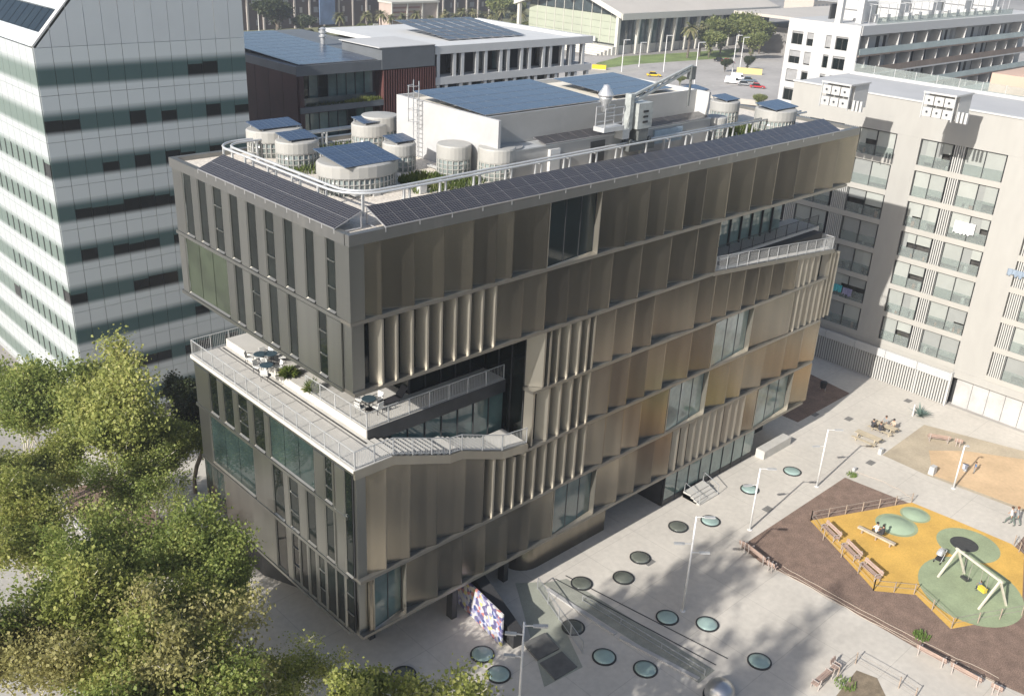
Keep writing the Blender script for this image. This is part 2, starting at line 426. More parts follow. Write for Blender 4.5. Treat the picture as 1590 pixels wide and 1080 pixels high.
leftrow([(50,115,500),(308,340,700),(367,387,745),(395,416,770),(428,447,800),(462,482,840),(492,522,865),(527,552,890),(562,586,930)], 3.82, 7.63, .96, YL-.6, *B, bigs=(0,))
# far and back sides, plain cladding
for zz0, zz1, xe in ((24.3, 28.39, 50.2), (12.0, 16.0, 49.8), (7.9, 12.0, 49.7), (3.8, 7.9, 49.5)):
    for k in range(6):
        a = .98+k*3.0; panel(MB().box(xe-.25, xe-.1, a, a+2.97, zz0+.01, zz1-.28))
for k in range(12):
    a = 1.0+k*4.05
    for q0, q1 in (((3.85, 15.0), (20.25, 28.38)) if k < 2 else ((3.85, 28.38),)): panel(MB().box(a, a+4.0, YL-.5, YL-.35, q0, q1))
# --- soffit under the overhang and the recessed ground floor
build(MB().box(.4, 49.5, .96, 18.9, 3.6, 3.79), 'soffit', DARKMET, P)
GF = wall(15.0, 24.5, 3.2, 18.5, 0.0, 3.59)
def gwall(poly, m, name='wall'): return build(MB().prism(poly, 0.0, 3.595), name, m, P)
# curved bronze drum wall below the bottom ledge
arc = [(15.2, 3.3)]+[(16.9-1.7*math.cos(R(a)), 3.1-1.45*math.sin(R(a))) for a in range(0, 91, 15)]+[(24.3, 1.65), (24.3, 3.3)]
gwall(arc, BRONZE)
# glazed shopfront to the right of the entrance
xa, xb = 30.5, 43.3
for i in range(8):
    a, b = xa+(xb-xa)*i/8, xa+(xb-xa)*(i+1)/8
    build(MB().box(a+.03, b-.03, .82, .88, .55, 3.58), 'shop_pane', TEAL2, P)
    build(MB().box(a-.03, a+.03, .76, .93, .0, 3.59), 'mullion', DARKMET, P)
build(MB().box(xa, xb, .8, 1.0, 0, .54), 'plinth', DARKMET, P)
build(MB().box(xa-.06, xa+.02, 1.0, 5.0, 0, 3.58), 'plinth', DARKMET, P)
wall(30.6, 43.2, 1.1, 18.5, 0, 3.58)
wall(24.5, 30.4, 5.0, 18.5, 0, 3.58)
wall(44.5, 48.5, 3.0, 18.5, 0, 3.58)
build(MB().box(43.6, 48.0, -.35, .55, 0, .85), 'ramp_wall', CONC, P)
for x, y in ((8.6, 1.5), (14.0, 2.2), (3.2, 3.4), (9.5, 8.5), (11.3, 3.0), (3.0, 12.5)):
    build(MB().box(x-.22, x+.22, y-.3, y+.3, 0, 3.59), 'column', DARKMET, P)
wall(4.5, 14.0, 9.0, 18.0, 0, 3.59)
gwall([(1.2, 13.5), (2.6, 10.0), (4.2, 10.0), (4.2, 17.5), (1.2, 17.5)], DARKMET)
# entrance steps
st = MB()
for i in range(4): st.box(33.0, 35.6, -1.15+i*.32, .6, 0, .14*(i+1))
STEPS = build(st, 'entrance_steps', CONC, loc=(34.3, 0, 0), label='short flight of pale steps with thin rails up to the glass shopfront', cat='steps')
for x in (33.0, 35.6): railing(STEPS, [(x, -1.1, .05), (x, .5, .56)], .9, GALV, 1.2, 0)
# --- middle terrace
def slab(x0, x1, y0, y1, z0, z1, m=CONC, name='terrace_floor'): return build(MB().box(x0, x1, y0, y1, z0, z1), name, m, P)
slab(.0, 2.6, .0, YL-.2, 15.3, 15.55); slab(.12, 2.6, .12, YL-.3, 15.02, 15.29, SILVER, 'ledge')
for y0, y1 in ((2.5, 8.1), (8.12, 13.7), (13.72, YL-.4)): slab(2.6, 7.3, y0, y1, 15.4, 16.1)
slab(7.3, 13.6, 2.5, 4.6, 15.4, 16.1)
slab(2.66, 13.6, 2.44, 2.495, 15.2, 16.08, DARKMET, 'fascia')
build(MB().box(2.2, 2.33, 2.0, YL-.5, 15.551, 15.556), 'drain', DARKMET, P)
# glazed walls round the terrace
def curtain(x0, x1, y0, y1, z0, z1, n, glass):
    for i in range(n):
        a, b = i/n, (i+1)/n
        if y0 == y1:
            build(MB().box(x0+(x1-x0)*a+.04, x0+(x1-x0)*b-.04, y0, y0+.06, z0, z1), 'glazed_panel', glass, P)
            build(MB().box(x0+(x1-x0)*a-.03, x0+(x1-x0)*a+.03, y0-.08, y0+.08, z0, z1), 'mullion', DARKMET, P)
        else:
            build(MB().box(x0, x0+.06, y0+(y1-y0)*a+.04, y0+(y1-y0)*b-.04, z0, z1), 'glazed_panel', glass, P)
            build(MB().box(x0-.08, x0+.08, y0+(y1-y0)*a-.03, y0+(y1-y0)*a+.03, z0, z1), 'mullion', DARKMET, P)
curtain(7.4, 7.4, 4.7, YL-.6, 16.11, 20.0, 9, GLASS)
curtain(7.4, 13.7, 4.72, 4.72, 16.11, 20.0, 5, GLASS)
curtain(3.1, 13.7, 2.72, 2.72, 12.1, 15.39, 8, TEAL)
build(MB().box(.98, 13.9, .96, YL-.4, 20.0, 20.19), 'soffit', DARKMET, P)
curtain(13.9, 13.9, 1.0, 4.7, 12.1, 20.0, 3, GLASS)
# angled jamb closing the terrace on the right
build(MB().prism([(13.85, 1.0), (14.6, .08), (14.74, .08), (14.74, .9), (14.0, 1.3)], 16.12, 19.93), 'cladding_panel', BRONZEF, P)
build(MB().prism([(13.75, .8), (13.85, .08), (14.0, .08), (14.0, .9)], 12.02, 15.83), 'cladding_panel', BRONZEF, P)
# outside stair along the front
stair = build(MB().hexa([(2.6,.1,15.0),(6.9,.1,13.45),(6.9,2.4,13.45),(2.6,2.4,15.0)], [(2.6,.1,15.3),(6.9,.1,13.75),(6.9,2.4,13.75),(2.6,2.4,15.3)]), 'stair', CONC, P)
for i in range(9):
    x = 2.7+i*.466; z = 15.5-i*.161; build(MB().box(x, x+.36, .12, 2.35, z-.1, z), 'step', CONC, stair)
build(MB().box(6.92, 7.9, .1, 2.4, 13.5, 13.9), 'landing', CONC, stair)
st2 = build(MB().hexa([(7.9,.1,13.4),(11.3,.1,12.1),(11.3,2.4,12.1),(7.9,2.4,13.4)], [(7.9,.1,13.6),(11.3,.1,12.4),(11.3,2.4,12.4),(7.9,2.4,13.6)]), 'stair', CONC, P)
for i in range(8):
    x = 7.9+i*.425; z = 13.78-i*.158; build(MB().box(x, x+.32, .12, 2.35, z-.1, z), 'step', CONC, st2)
build(MB().box(11.32, 13.45, .1, 2.4, 12.1, 12.5), 'landing', CONC, st2)
# sloping ledge strip at the stair edge
for (xa_, za_), (xb_, zb_) in zip([(0, 15.3), (2.7, 15.3), (6.9, 13.8), (7.85, 13.75), (11.25, 12.45), (13.5, 12.2)], [(2.7, 15.3), (6.9, 13.8), (7.85, 13.75), (11.25, 12.45), (13.5, 12.2)]):
    build(MB().hexa([(xa_,-.03,za_-.36),(xb_,-.03,zb_-.36),(xb_,.09,zb_-.36),(xa_,.09,za_-.36)], [(xa_,-.03,za_+.2),(xb_,-.03,zb_+.2),(xb_,.09,zb_+.2),(xa_,.09,za_+.2)]), 'ledge', BRONZEF, P)
railing(P, [(7.0, YL-.35, 15.55), (.1, YL-.35, 15.55), (.1, .1, 15.55), (2.7, .05, 15.55), (6.9, .05, 14.05), (7.85, .05, 13.95), (11.25, .05, 12.7), (13.4, .05, 12.5)], 1.1, PALEG, 1.45)
railing(P, [(2.66, 9.0, 16.1), (2.66, 2.55, 16.1), (13.5, 2.55, 16.1)], 1.05, PALEG, 1.5)
# far terrace at the right end
tf = MB().hexa([(32.3,.07,19.9),(50.0,.07,18.2),(50.0,1.7,18.2),(32.3,1.7,19.9)], [(32.3,.07,20.2),(50.0,.07,18.5),(50.0,1.7,18.5),(32.3,1.7,20.2)])
build(tf, 'terrace_ramp', CONC, P)
build(MB().box(32.3, 49.9, 1.71, 4.5, 18.2, 20.22), 'terrace_floor', CONC, P)
railing(P, [(33.2, 1.8, 20.22), (49.7, 1.8, 20.22)], 1.0, DARKMET, 1.6, .16)
build(MB().hexa([(32.4,-.02,19.94),(50.1,-.02,18.2),(50.1,.06,18.2),(32.4,.06,19.94)], [(32.4,-.02,20.25),(50.1,-.02,18.55),(50.1,.06,18.55),(32.4,.06,20.25)]), 'ledge', LEDGE, P)
for i in range(9):
    a, b = 32.4+(46-32.4)*i/9, 32.4+(46-32.4)*(i+1)/9
    build(MB().prism([(a+.06, 3.3), (b-.06, 3.3), (b-.06, 3.36), (a+.06, 3.36)], 20.23, 24.0), 'glazed_panel', TEAL2, P)
    build(MB().box(a-.05, a+.05, 3.15, 3.4, 18.8, 24.03), 'mullion', DARK, P)
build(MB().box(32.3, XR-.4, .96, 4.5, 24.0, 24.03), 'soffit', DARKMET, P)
railing(P, [(32.5, .12, 20.2), (41, .12, 19.38), (49.9, .12, 18.5), (49.9, 4.2, 18.5)], 1.15, PALEG, 1.5)
# ================================================================ on the roof
def pv_mat(name, base, line, cell=(.16, .16), lw=.07):
    m = mat(name, base, .22, 0.0, spec=.6); t = m.node_tree; N = t.nodes; L = t.links; p = N['Principled BSDF']
    g = N.new('ShaderNodeTexCoord'); s = N.new('ShaderNodeSeparateXYZ'); L.new(g.outputs['Object'], s.inputs[0])
    acc = None
    for ax, c in zip(('X', 'Y'), cell):
        d = N.new('ShaderNodeMath'); d.operation = 'DIVIDE'; d.inputs[1].default_value = c; L.new(s.outputs[ax], d.inputs[0])
        f = N.new('ShaderNodeMath'); f.operation = 'FRACT'; L.new(d.outputs[0], f.inputs[0])
        l = N.new('ShaderNodeMath'); l.operation = 'LESS_THAN'; l.inputs[1].default_value = lw; L.new(f.outputs[0], l.inputs[0])
        if acc is None: acc = l
        else:
            a = N.new('ShaderNodeMath'); a.operation = 'MAXIMUM'; L.new(acc.outputs[0], a.inputs[0]); L.new(l.outputs[0], a.inputs[1]); acc = a
    mx = N.new('ShaderNodeMix'); mx.data_type = 'RGBA'; mx.inputs[6].default_value = (*base, 1); mx.inputs[7].default_value = (*line, 1)
    L.new(acc.outputs[0], mx.inputs[0]); L.new(mx.outputs[2], p.inputs['Base Color'])
    return m
PV = pv_mat('black_solar_cells', (.020, .018, .020), (.13, .125, .125), (.185, .153), .12)
PVB = pv_mat('blue_solar_cells', (.030, .048, .085), (.075, .10, .14), (.35, .35), .08)
ALU = mat('aluminium_frame', (.55, .55, .56), .35, .6, nscale=3, namt=.1)

def tilted(me_name, w, l, t, material):     # a module lying in its own x (width) and y (length, up the slope) plane
    return MB().box(0, w, 0, l, -t, 0).mesh(me_name)
def array(name, label, origin, along, up, ncol, nrow, w, l, material, gap=.025, group=None, feet=True, legs=True):
    """solar array: modules in columns along a direction and rows up a slope; origin is its lower left corner"""
    o = thing(name, label, 'solar panels', origin, group)
    a = Vector(along).normalized(); u = Vector(up).normalized(); n = a.cross(u).normalized()
    me = tilted('solar_module', w-gap, l-gap, .035, material)
    M = Matrix((a, u, n)).transposed().to_4x4()
    fr = MB()
    for i in range(ncol):
        for j in range(nrow):
            q = put('solar_module', me, material, o); Mi = M.copy(); Mi.translation = a*(i*w) + u*(j*l) + n*.04; q.matrix_local = Mi
    W = ncol*w; H = nrow*l
    org = Vector(origin)
    for j in range(nrow+1):
        p = u*(j*l)*(1 if j < nrow else .97) + n*0.0
        fr.bar(org+p, org+p+a*W, .05, .05, n)
    build(fr, 'frame_rail', ALU, o)
    if legs:
        for i in range(0, ncol+1, max(1, ncol//14)):
            lg = MB(); b0 = org+a*(i*w*.998); b1 = b0+u*H*.95
            lg.bar(b0, b1, .05, .05, n); lg.bar(b1, (b1.x, b1.y, org.z-.25), .05, .05); lg.bar(b0, (b0.x, b0.y, org.z-.25), .05, .05); lg.bar((b0.x, b0.y, org.z-.23), (b1.x, b1.y, org.z-.23), .05, .05)
            build(lg, 'bracket', ALU, o)
    return o
up = Vector((1.72, 0, .66)); 
array('solar_array', 'long black solar array along the short sunlit roof edge', (-.02, 15.6, 29.05), (0, -1, 0), up, 13, 2, 1.11, .92, PV)
up = Vector((0, 1.72, .66))
array('solar_array', 'very long black solar array along the plaza roof edge', (2.25, -.02, 29.05), (1, 0, 0), up, 41, 2, 1.1, .92, PV)

# skylight drums: a lattice of glass blocks under a pale rim, some carrying a tilted blue solar panel
LATT = mat('glass_block', (.20, .23, .22), .15, nscale=1.5, namt=.25)
CAPM = mat('pale_drum_cap', (.33, .325, .305), .6, nscale=1.2, namt=.06)
def drum(px, py, rx, ry, h, label, zroof=28.72, pv=None, cat='skylight', capk=.42, ntop=None):
    c = onz(px, py, zroof); c = Vector((c.x, c.y, zroof))
    o = thing('skylight_drum', label, cat, c, 'skylight drums on the bronze roof')
    k = rx
    ring = lambda r, z: (r, z)
    n = 28
    build(MB().lathe([(rx*.94, 0), (rx*.94, h*(1-capk))], c, n, 1, ry/rx), 'drum_wall', LATT, o, True)
    lat = MB()
    rows = max(2, int(h*(1-capk)/.28)); cols = int(2*math.pi*rx/.34)
    for i in range(cols):
        t = 2*math.pi*i/cols; x, y = c.x+rx*.955*math.cos(t), c.y+ry*.955*math.sin(t)
        lat.bar((x, y, c.z), (x, y, c.z+h*(1-capk)), .07, .07)
    for j in range(rows+1):
        z = c.z+.02+j*(h*(1-capk)-.04)/rows
        for i in range(24):
            t0, t1 = 2*math.pi*i/24, 2*math.pi*(i+1)/24
            lat.bar((c.x+rx*.955*math.cos(t0), c.y+ry*.955*math.sin(t0), z), (c.x+rx*.955*math.cos(t1), c.y+ry*.955*math.sin(t1), z), .07, .05)
    q = build(lat, 'lattice', CAPM, o); q['kind'] = 'stuff'
    z0 = h*(1-capk)
    cap = build(MB().lathe([(rx*.97, z0), (rx, z0+.03), (rx, h-.08), (rx*.96, h), (.01, h+.10)], c, n, 1, ry/rx), 'rim', CAPM, o)
    if pv:
        nx, ny, wd, ln = pv
        a = Vector((1, 0, 0)); u = Vector((0, .98, .13)).normalized(); nn = a.cross(u); M = Matrix((a, u, nn)).transposed().to_4x4()
        me = tilted('solar_module', wd-.03, ln-.03, .05, PVB)
        for i in range(nx):
            for j in range(ny):
                s = put('solar_module', me, PVB, o); Mi = M.copy(); Mi.translation = Vector((0, 0, h+.28)) + a*((i-nx/2)*wd) + u*((j-ny/2)*ln); s.matrix_local = Mi
        for sx in (-1, 1):
            for sy in (-1, 1):
                x, y = sx*nx*wd*.4, sy*ny*ln*.42
                build(MB().bar((c.x+x, c.y+y, c.z+h), (c.x+x, c.y+y, c.z+h+.24+y*.13), .08, .08), 'bracket', ALU, o)
    return o
drum(556, 292, 2.55, 1.9, 1.75, 'widest oval skylight drum, in front of all others, with a big square of blue panels', pv=(3, 3, 1.3, 1.1))
drum(428, 238, 1.9, 1.5, 1.7, 'oval skylight drum at the far left roof corner under a blue panel', pv=(3, 1, 1.05, 1.7))
drum(463, 258, 1.4, 1.2, 1.7, 'skylight drum between the far corner drum and the widest drum', pv=(2, 1, 1.05, 1.6))
drum(574, 232, 1.25, 1.15, 1.8, 'tall skylight drum near the back rail with a tipped blue panel', pv=(2, 1, .95, 1.5))
drum(590, 228, 1.3, 1.2, 2.2, 'plain round drum at the back edge behind the drum with the tipped panel')
drum(620, 262, 1.05, 1.05, 1.7, 'small skylight drum against the white plant room corner under a blue panel', pv=(2, 1, .8, 1.4))
drum(704, 272, 1.08, 1.08, 2.0, 'plain round skylight drum with ribbed cap, below the caged ladder')
drum(770, 277, 1.18, 1.18, 2.0, 'plain round skylight drum with ribbed cap, by the plant room corner')
drum(1200, 205, 1.75, 1.6, 1.9, 'large skylight drum at the far right end of the roof, wide blue panel on top', pv=(3, 1, 1.1, 2.0))
drum(1122, 190, 1.25, 1.2, 1.8, 'skylight drum second from the far right end, small blue panel on top', pv=(2, 1, .95, 1.6))
drum(1075, 170, 1.4, 1.2, 1.6, 'far skylight drum half hidden behind the plant room end', pv=(2, 1, 1.1, 1.6))
drum(1108, 215, .85, .85, 1.7, 'narrow plain skylight drum low beside the gantry rail')

# planting between the drums
def grass_patch(name, label, cx, cy, rx, ry, z, n, m, h=(.25, .7), cat='plants', kind=None):
    mb = MB(); rnd = random.Random(int(cx*100))
    for i in range(n):
        a = rnd.random()*6.283; r = math.sqrt(rnd.random()); x, y = cx+rx*r*math.cos(a), cy+ry*r*math.sin(a)
        hh = rnd.uniform(*h)*(1-.4*r); b = rnd.random()*6.283; wv = Vector((math.cos(b), math.sin(b), 0))*.035
        lean = Vector((rnd.uniform(-.4, .4), rnd.uniform(-.4, .4), 1))*hh
        p = Vector((x, y, z)); mb.add([p-wv, p+wv, p+lean*.6+wv*.8, p+lean, p+lean*.6-wv*.8], [(0,1,2,3,4)])
    o = build(mb, name, m, loc=(cx, cy, z)); return tag(o, label, cat, kind=kind)
def leaf_mat(name, c1, c2, c3, trans=.35):
    m = bpy.data.materials.new(name); m.use_nodes = True; t = m.node_tree; N = t.nodes; L = t.links; p = N['Principled BSDF']
    g = N.new('ShaderNodeNewGeometry'); rp = N.new('ShaderNodeValToRGB'); e = rp.color_ramp.elements
    e[0].position = 0; e[0].color = (*c1, 1); e[1].position = 1; e[1].color = (*c3, 1); q = e.new(.55); q.color = (*c2, 1)
    nz = N.new('ShaderNodeTexNoise'); nz.inputs['Scale'].default_value = .45; nz.inputs['Detail'].default_value = 2; L.new(g.outputs['Position'], nz.inputs[0])
    ma = N.new('ShaderNodeMath'); ma.operation = 'MULTIPLY_ADD'; ma.inputs[1].default_value = .55; L.new(g.outputs['Random Per Island'], ma.inputs[0])
    mb = N.new('ShaderNodeMapRange'); mb.inputs[1].default_value = .3; mb.inputs[2].default_value = .7; mb.inputs[3].default_value = 0; mb.inputs[4].default_value = .45
    L.new(nz.outputs[0], mb.inputs[0]); L.new(mb.outputs[0], ma.inputs[2]); L.new(ma.outputs[0], rp.inputs[0])
    L.new(rp.outputs[0], p.inputs['Base Color']); p.inputs['Roughness'].default_value = .55; p.inputs['Specular IOR Level'].default_value = .35
    tr = N.new('ShaderNodeBsdfTranslucent'); L.new(rp.outputs[0], tr.inputs[0]); mx = N.new('ShaderNodeMixShader'); mx.inputs[0].default_value = trans
    o = N['Material Output']; L.new(p.outputs[0], mx.inputs[1]); L.new(tr.outputs[0], mx.inputs[2]); L.new(mx.outputs[0], o.inputs[0]); return m
GRASSM = leaf_mat('roof_plants', (.05, .08, .02), (.10, .14, .035), (.20, .20, .07))
for (px, py, rx, ry, n, lb) in ((655, 280, 1.6, 1.2, 900, 'tall grasses between the widest drum and the ribbed drums'), (700, 288, 3.0, 1.0, 700, 'low roof plants in front of the ribbed drums'),
        (490, 262, 2.0, 1.2, 400, 'sparse roof plants between the left drums'), (1150, 205, 4.0, 1.5, 900, 'low roof plants by the far right drums'), (520, 232, 4, 1.0, 300, 'thin roof plants along the back rail')):
    c = onz(px, py, 28.73); grass_patch('roof_plants', lb, c.x, c.y, rx, ry, 28.725, n, GRASSM)

# gantry track: two tubes on posts round the roof
def track(pts, label, zt=29.95, g=.5):
    o = thing('gantry_track', label, 'rail track', (pts[0][0], pts[0][1], 28.72), 'steel tracks round the roof')
    V = [Vector(p) for p in pts]
    for off in (0, g):
        q = []
        for i, p in enumerate(V):
            d = (V[min(i+1, len(V)-1)]-V[max(i-1, 0)]).normalized(); n = Vector((-d.y, d.x)); pp = p-n*off
            q.append((pp.x, pp.y, zt))
        build(MB().tube(q, .075, 8), 'rail', PALEG, o, True)
    L = 0; nxt = .4
    for a, b in zip(V, V[1:]):
        d = b-a; n = Vector((-d.y, d.x)).normalized()
        while nxt <= L+d.length:
            c = a.lerp(b, (nxt-L)/d.length); c2 = c-n*g
            pm = MB().bar((c.x, c.y, 28.72), (c.x, c.y, zt), .14, .1).bar((c2.x, c2.y, 28.72), (c2.x, c2.y, zt), .10, .1).bar((c.x, c.y, zt-.12), (c2.x, c2.y, zt-.12), .12, .1)
            build(pm, 'post', PALEG, o); nxt += 2.6
        L += d.length
    return o
crn = [(2.55+1.7*(1-math.cos(R(a))), 3.25+1.7*(1-math.sin(R(a)))) for a in range(0, 91, 15)]
crn2 = [(2.55+1.2*(1-math.cos(R(a))), 15.9+1.2*math.sin(R(a))) for a in range(90, -1, -15)]
track([(13.0, 17.1)] + [(3.9, 17.1)] + crn2 + [(2.55, 5.0)] + crn + [(6.0, 3.25), (25, 3.7), (47.5, 3.9)], 'twin tube gantry track on posts following the roof edge past the drums')

# ---- white plant room
PR = thing('plant_room', 'white rooftop plant room covered with blue solar panels', 'rooftop building', (14.0, 4.2, 28.72))
x0, y0, x1, y1 = 13.9, 4.4, 34.6, 14.5; zt = 32.45
def corrug(name, c, sc_=5.0):
    m = mat(name, c, .45, .35, nscale=.5, namt=.08); t = m.node_tree; N = t.nodes
    g = N.new('ShaderNodeNewGeometry'); wv = N.new('ShaderNodeTexWave'); wv.inputs['Scale'].default_value = sc_; wv.bands_direction = 'X'
    b = N.new('ShaderNodeBump'); b.inputs['Strength'].default_value = .35; b.inputs['Distance'].default_value = .04
    t.links.new(g.outputs['Position'], wv.inputs[0]); t.links.new(wv.outputs[0], b.inputs['Height']); t.links.new(b.outputs[0], N['Principled BSDF'].inputs['Normal']); return m
CORR = corrug('ribbed_steel_wall', (.36, .36, .355))
PRW = mat('plant_room_white', (.37, .37, .37), .7, nscale=.25, namt=.08, fine=.03)
build(MB().box(x0, x0+.2, y0, y1, 28.72, zt), 'wall', PRW, PR)
build(MB().box(x0+.2, x1, y1-.2, y1, 28.72, zt), 'wall', WHITEM, PR)
build(MB().box(x0+.2, 35.2, y0+1.15, y0+1.3, 30.6, zt), 'upper_wall', CORR, PR)
build(MB().box(x0+1.4, 35.2, y0-.25, y0-.05, 28.72, 30.55), 'lower_wall', CORR, PR)
build(MB().lathe([(1.15, 0), (1.15, 1.9), (1.2, 1.95), (.01, 2.0)], (x0+1.3, y0+.85, 28.72), 24), 'rounded_corner', CORR, PR)
build(MB().box(x1+.4, x1+.6, y0, y1, 28.72, zt-.02), 'wall', WHITEM, PR)
build(MB().box(x0+.2, x1+.4, y0+1.3, y1-.2, 32.0, 32.15), 'roof', mat('plant_room_roof', (.62, .58, .50), .8, nscale=1, namt=.12), PR)
build(MB().box(x0+.1, 35.2, y0-.3, y0+1.15, 30.5, 30.58), 'canopy', PALEG, PR)
build(MB().box(22.0, 23.4, y0-.30, y0-.26, 28.9, 30.3), 'louvre', DARKMET, PR)
build(MB().box(18.0, 18.9, y0-.5, y0-.26, 28.72, 30.3), 'cabinet', WHITE, PR)
array('solar_array', 'blue solar panels covering the left two thirds of the plant room roof', (14.4, 6.2, 32.42), (1, 0, 0), (0, 1, .05), 8, 5, 1.35, 1.45, PVB, gap=.07, legs=False)
array('solar_array', 'blue solar panels on the far right third of the plant room roof', (27.2, 7.0, 32.42), (1, 0, 0), (0, 1, .05), 5, 4, 1.35, 1.5, PVB, gap=.07, legs=False)
array('solar_array', 'narrow grey panels sloping along the plant room canopy', (17.6, 4.05, 30.66), (1, 0, 0), (0, 1.0, .22), 16, 1, 1.08, 1.1, PV, legs=False)
# caged ladder
c = onz(707, 232, 28.9); c.x = x0-.35
ld = thing('caged_ladder', 'thin steel ladder with a hooped cage on the white plant room wall', 'ladder', (c.x, c.y, 28.72))
mb = MB()
for s in (-.28, .28): mb.bar((c.x, c.y+s, 28.8), (c.x, c.y+s, zt+1.3), .05, .05)
build(mb, 'stile', GALV, ld)
for k in range(13): build(MB().bar((c.x, c.y-.28, 29.0+k*.3), (c.x, c.y+.28, 29.0+k*.3), .03, .03), 'rung', GALV, ld)
for k in range(4):
    z = 31.2+k*.75; build(MB().tube([(c.x-.65*math.sin(R(a)), c.y+.33*math.cos(R(a)), z) for a in range(0, 181, 20)], .02, 5), 'hoop', GALV, ld)
mb = MB()
for a in (40, 90, 140): mb.bar((c.x-.65*math.sin(R(a)), c.y+.33*math.cos(R(a)), 31.2), (c.x-.65*math.sin(R(a)), c.y+.33*math.cos(R(a)), 33.45), .025, .025)
build(mb, 'cage_bar', GALV, ld)
# roof vent cowl
c = onz(939, 172, 32.2); vc = thing('vent_cowl', 'shiny metal vent cowl on a flue above the plant room', 'vent', (c.x, c.y, 32.15))
build(MB().lathe([(.25, 0), (.25, .5), (.3, .55), (.44, .85), (.46, 1.0)], (c.x, c.y, 32.15), 18), 'flue', GALV, vc, True)
build(MB().lathe([(.52, 1.0), (.52, 1.12), (.24, 1.55), (.2, 1.7), (.03, 1.75)], (c.x, c.y, 32.15), 18), 'cowl', ALU, vc, True)
# pipe runs, cable trays and small boxes lying on the gravel
PIPE = mat('grey_pipe', (.38, .38, .37), .5, .2, nscale=2, namt=.15)
for i, (pts, lb) in enumerate((([(4.6, 15.5), (4.6, 6.0), (12.5, 6.0), (12.5, 9.5)], 'thin grey pipe run turning between the left drums and the plant room'), ([(14.6, 2.6), (30, 2.8), (46, 3.0)], 'long cable tray on the gravel behind the plaza side solar array'), ([(36.5, 6.2), (36.5, 14), (47, 14)], 'pipe run behind the far right drums'), ([(5.0, 17.9), (30, 18.0)], 'pipe run along the back roof edge'))):
    o = thing('roof_pipe', lb, 'pipe', (pts[0][0], pts[0][1], 28.72))
    for k, off in enumerate((0, .22)): build(MB().tube([(x+off, y+off, 28.9) for x, y in pts], .06, 6), 'pipe', PIPE, o)
    for (xa, ya), (xb, yb) in zip(pts, pts[1:]):
        n = int(max(abs(xb-xa), abs(yb-ya))/2)
        for k in range(n): t = (k+.5)/n; build(MB().cbox((xa+(xb-xa)*t+.1, ya+(yb-ya)*t+.1, 28.78), (.5, .5, .12)), 'pipe_foot', PIPE, o)
for i, (px, py, lb) in enumerate(((655, 300, 'small grey box on the gravel in front of the widest drum'), (880, 255, 'small grey box on the gravel beside the white cabinet'), (1050, 225, 'small grey box on the gravel under the gantry track'), (600, 252, 'small grey box between the two back drums'))):
    c = onz(px, py, 28.72); o = thing('junction_box', lb, 'box', c); build(MB().cbox(c+Vector((0, 0, .3)), (.5, .35, .55)), 'case', PALEG, o); build(MB().cbox(c+Vector((0, 0, .6)), (.56, .41, .05)), 'lid', DARKMET, o)
# facade maintenance machine on the track
c = Vector((26.3, 3.6, 28.72)); GM = mat('machine_grey', (.36, .38, .37), .5, .2, nscale=2, namt=.2); GM2 = mat('machine_dark', (.13, .14, .14), .5, .3, nscale=2, namt=.2)
bm_ = thing('maintenance_crane', 'grey facade maintenance crane with a tilted jib and caged platform on the roof track', 'crane', c)
cb = lambda d, s: MB().cbox(c+Vector(d), s)
build(cb((0, .2, .95), (2.6, 1.1, .5)), 'carriage', GM2, bm_)
for dx in (-1.0, 1.0):
    for dy in (-.1, .5): build(MB().tube([(c.x+dx, c.y+dy-.06, c.z+1.35), (c.x+dx, c.y+dy+.06, c.z+1.35)], .16, 10), 'wheel', GM2, bm_)
build(cb((.1, .2, 1.75), (1.0, .9, .8)), 'turntable', GM2, bm_)
hh = build(cb((.1, .2, 3.0), (1.5, 1.0, 1.7)), 'motor_housing', GM, bm_)
for k in range(3): build(cb((.1, -.32, 2.6+k*.35), (.5, .05, .14)), 'louvre', DARK, hh)
build(cb((-1.1, .2, 3.3), (.35, .5, 2.4)), 'mast', GM, bm_)
jb = MB(); A0 = c+Vector((-1.0, .2, 4.3)); A1 = c+Vector((5.4, .2, 5.9)); 
for s in (0, .45): jb.bar(A0+Vector((0, 0, -s)), A1+Vector((0, 0, -s*.5)), .16, .14)
for k in range(9): jb.bar(A0.lerp(A1, k/9)+Vector((0, 0, -.45*(1-k/18))), A0.lerp(A1, (k+1)/9), .07, .07)
build(jb, 'jib', GM, bm_)
build(MB().bar(A1, A1-Vector((0, 0, 2.8)), .12, .12), 'hanging_arm', GM2, bm_); build(MB().cbox(A1-Vector((0, 0, .5)), (.5, .4, .9)), 'jib_head', GM2, bm_)
cage = MB(); q = c+Vector((-3.0, .2, 2.3))
for dx in (-.9, .9):
    for dy in (-.4, .4): cage.bar(q+Vector((dx, dy, 0)), q+Vector((dx, dy, 1.5)), .06, .06)
for zz in (.5, 1.0, 1.5):
    for dy in (-.4, .4): cage.bar(q+Vector((-.9, dy, zz)), q+Vector((.9, dy, zz)), .05, .05)
build(cage, 'platform_rail', GALV, bm_); build(MB().cbox(q+Vector((0, 0, .12)), (2.0, .95, .3)), 'platform', PALEG, bm_)
build(MB().cbox(c+Vector((-1.6, .2, 1.9)), (.7, .7, .6)), 'control_box', PALEG, bm_)
build(MB().box(c.x+2.2, c.x+5.4, c.y+.4, c.y+1.1, 29.4, 30.35), 'tarpaulin', mat('blue_grey_tarp', (.25, .32, .38), .5, nscale=1.5, namt=.25, bump=.4), bm_)

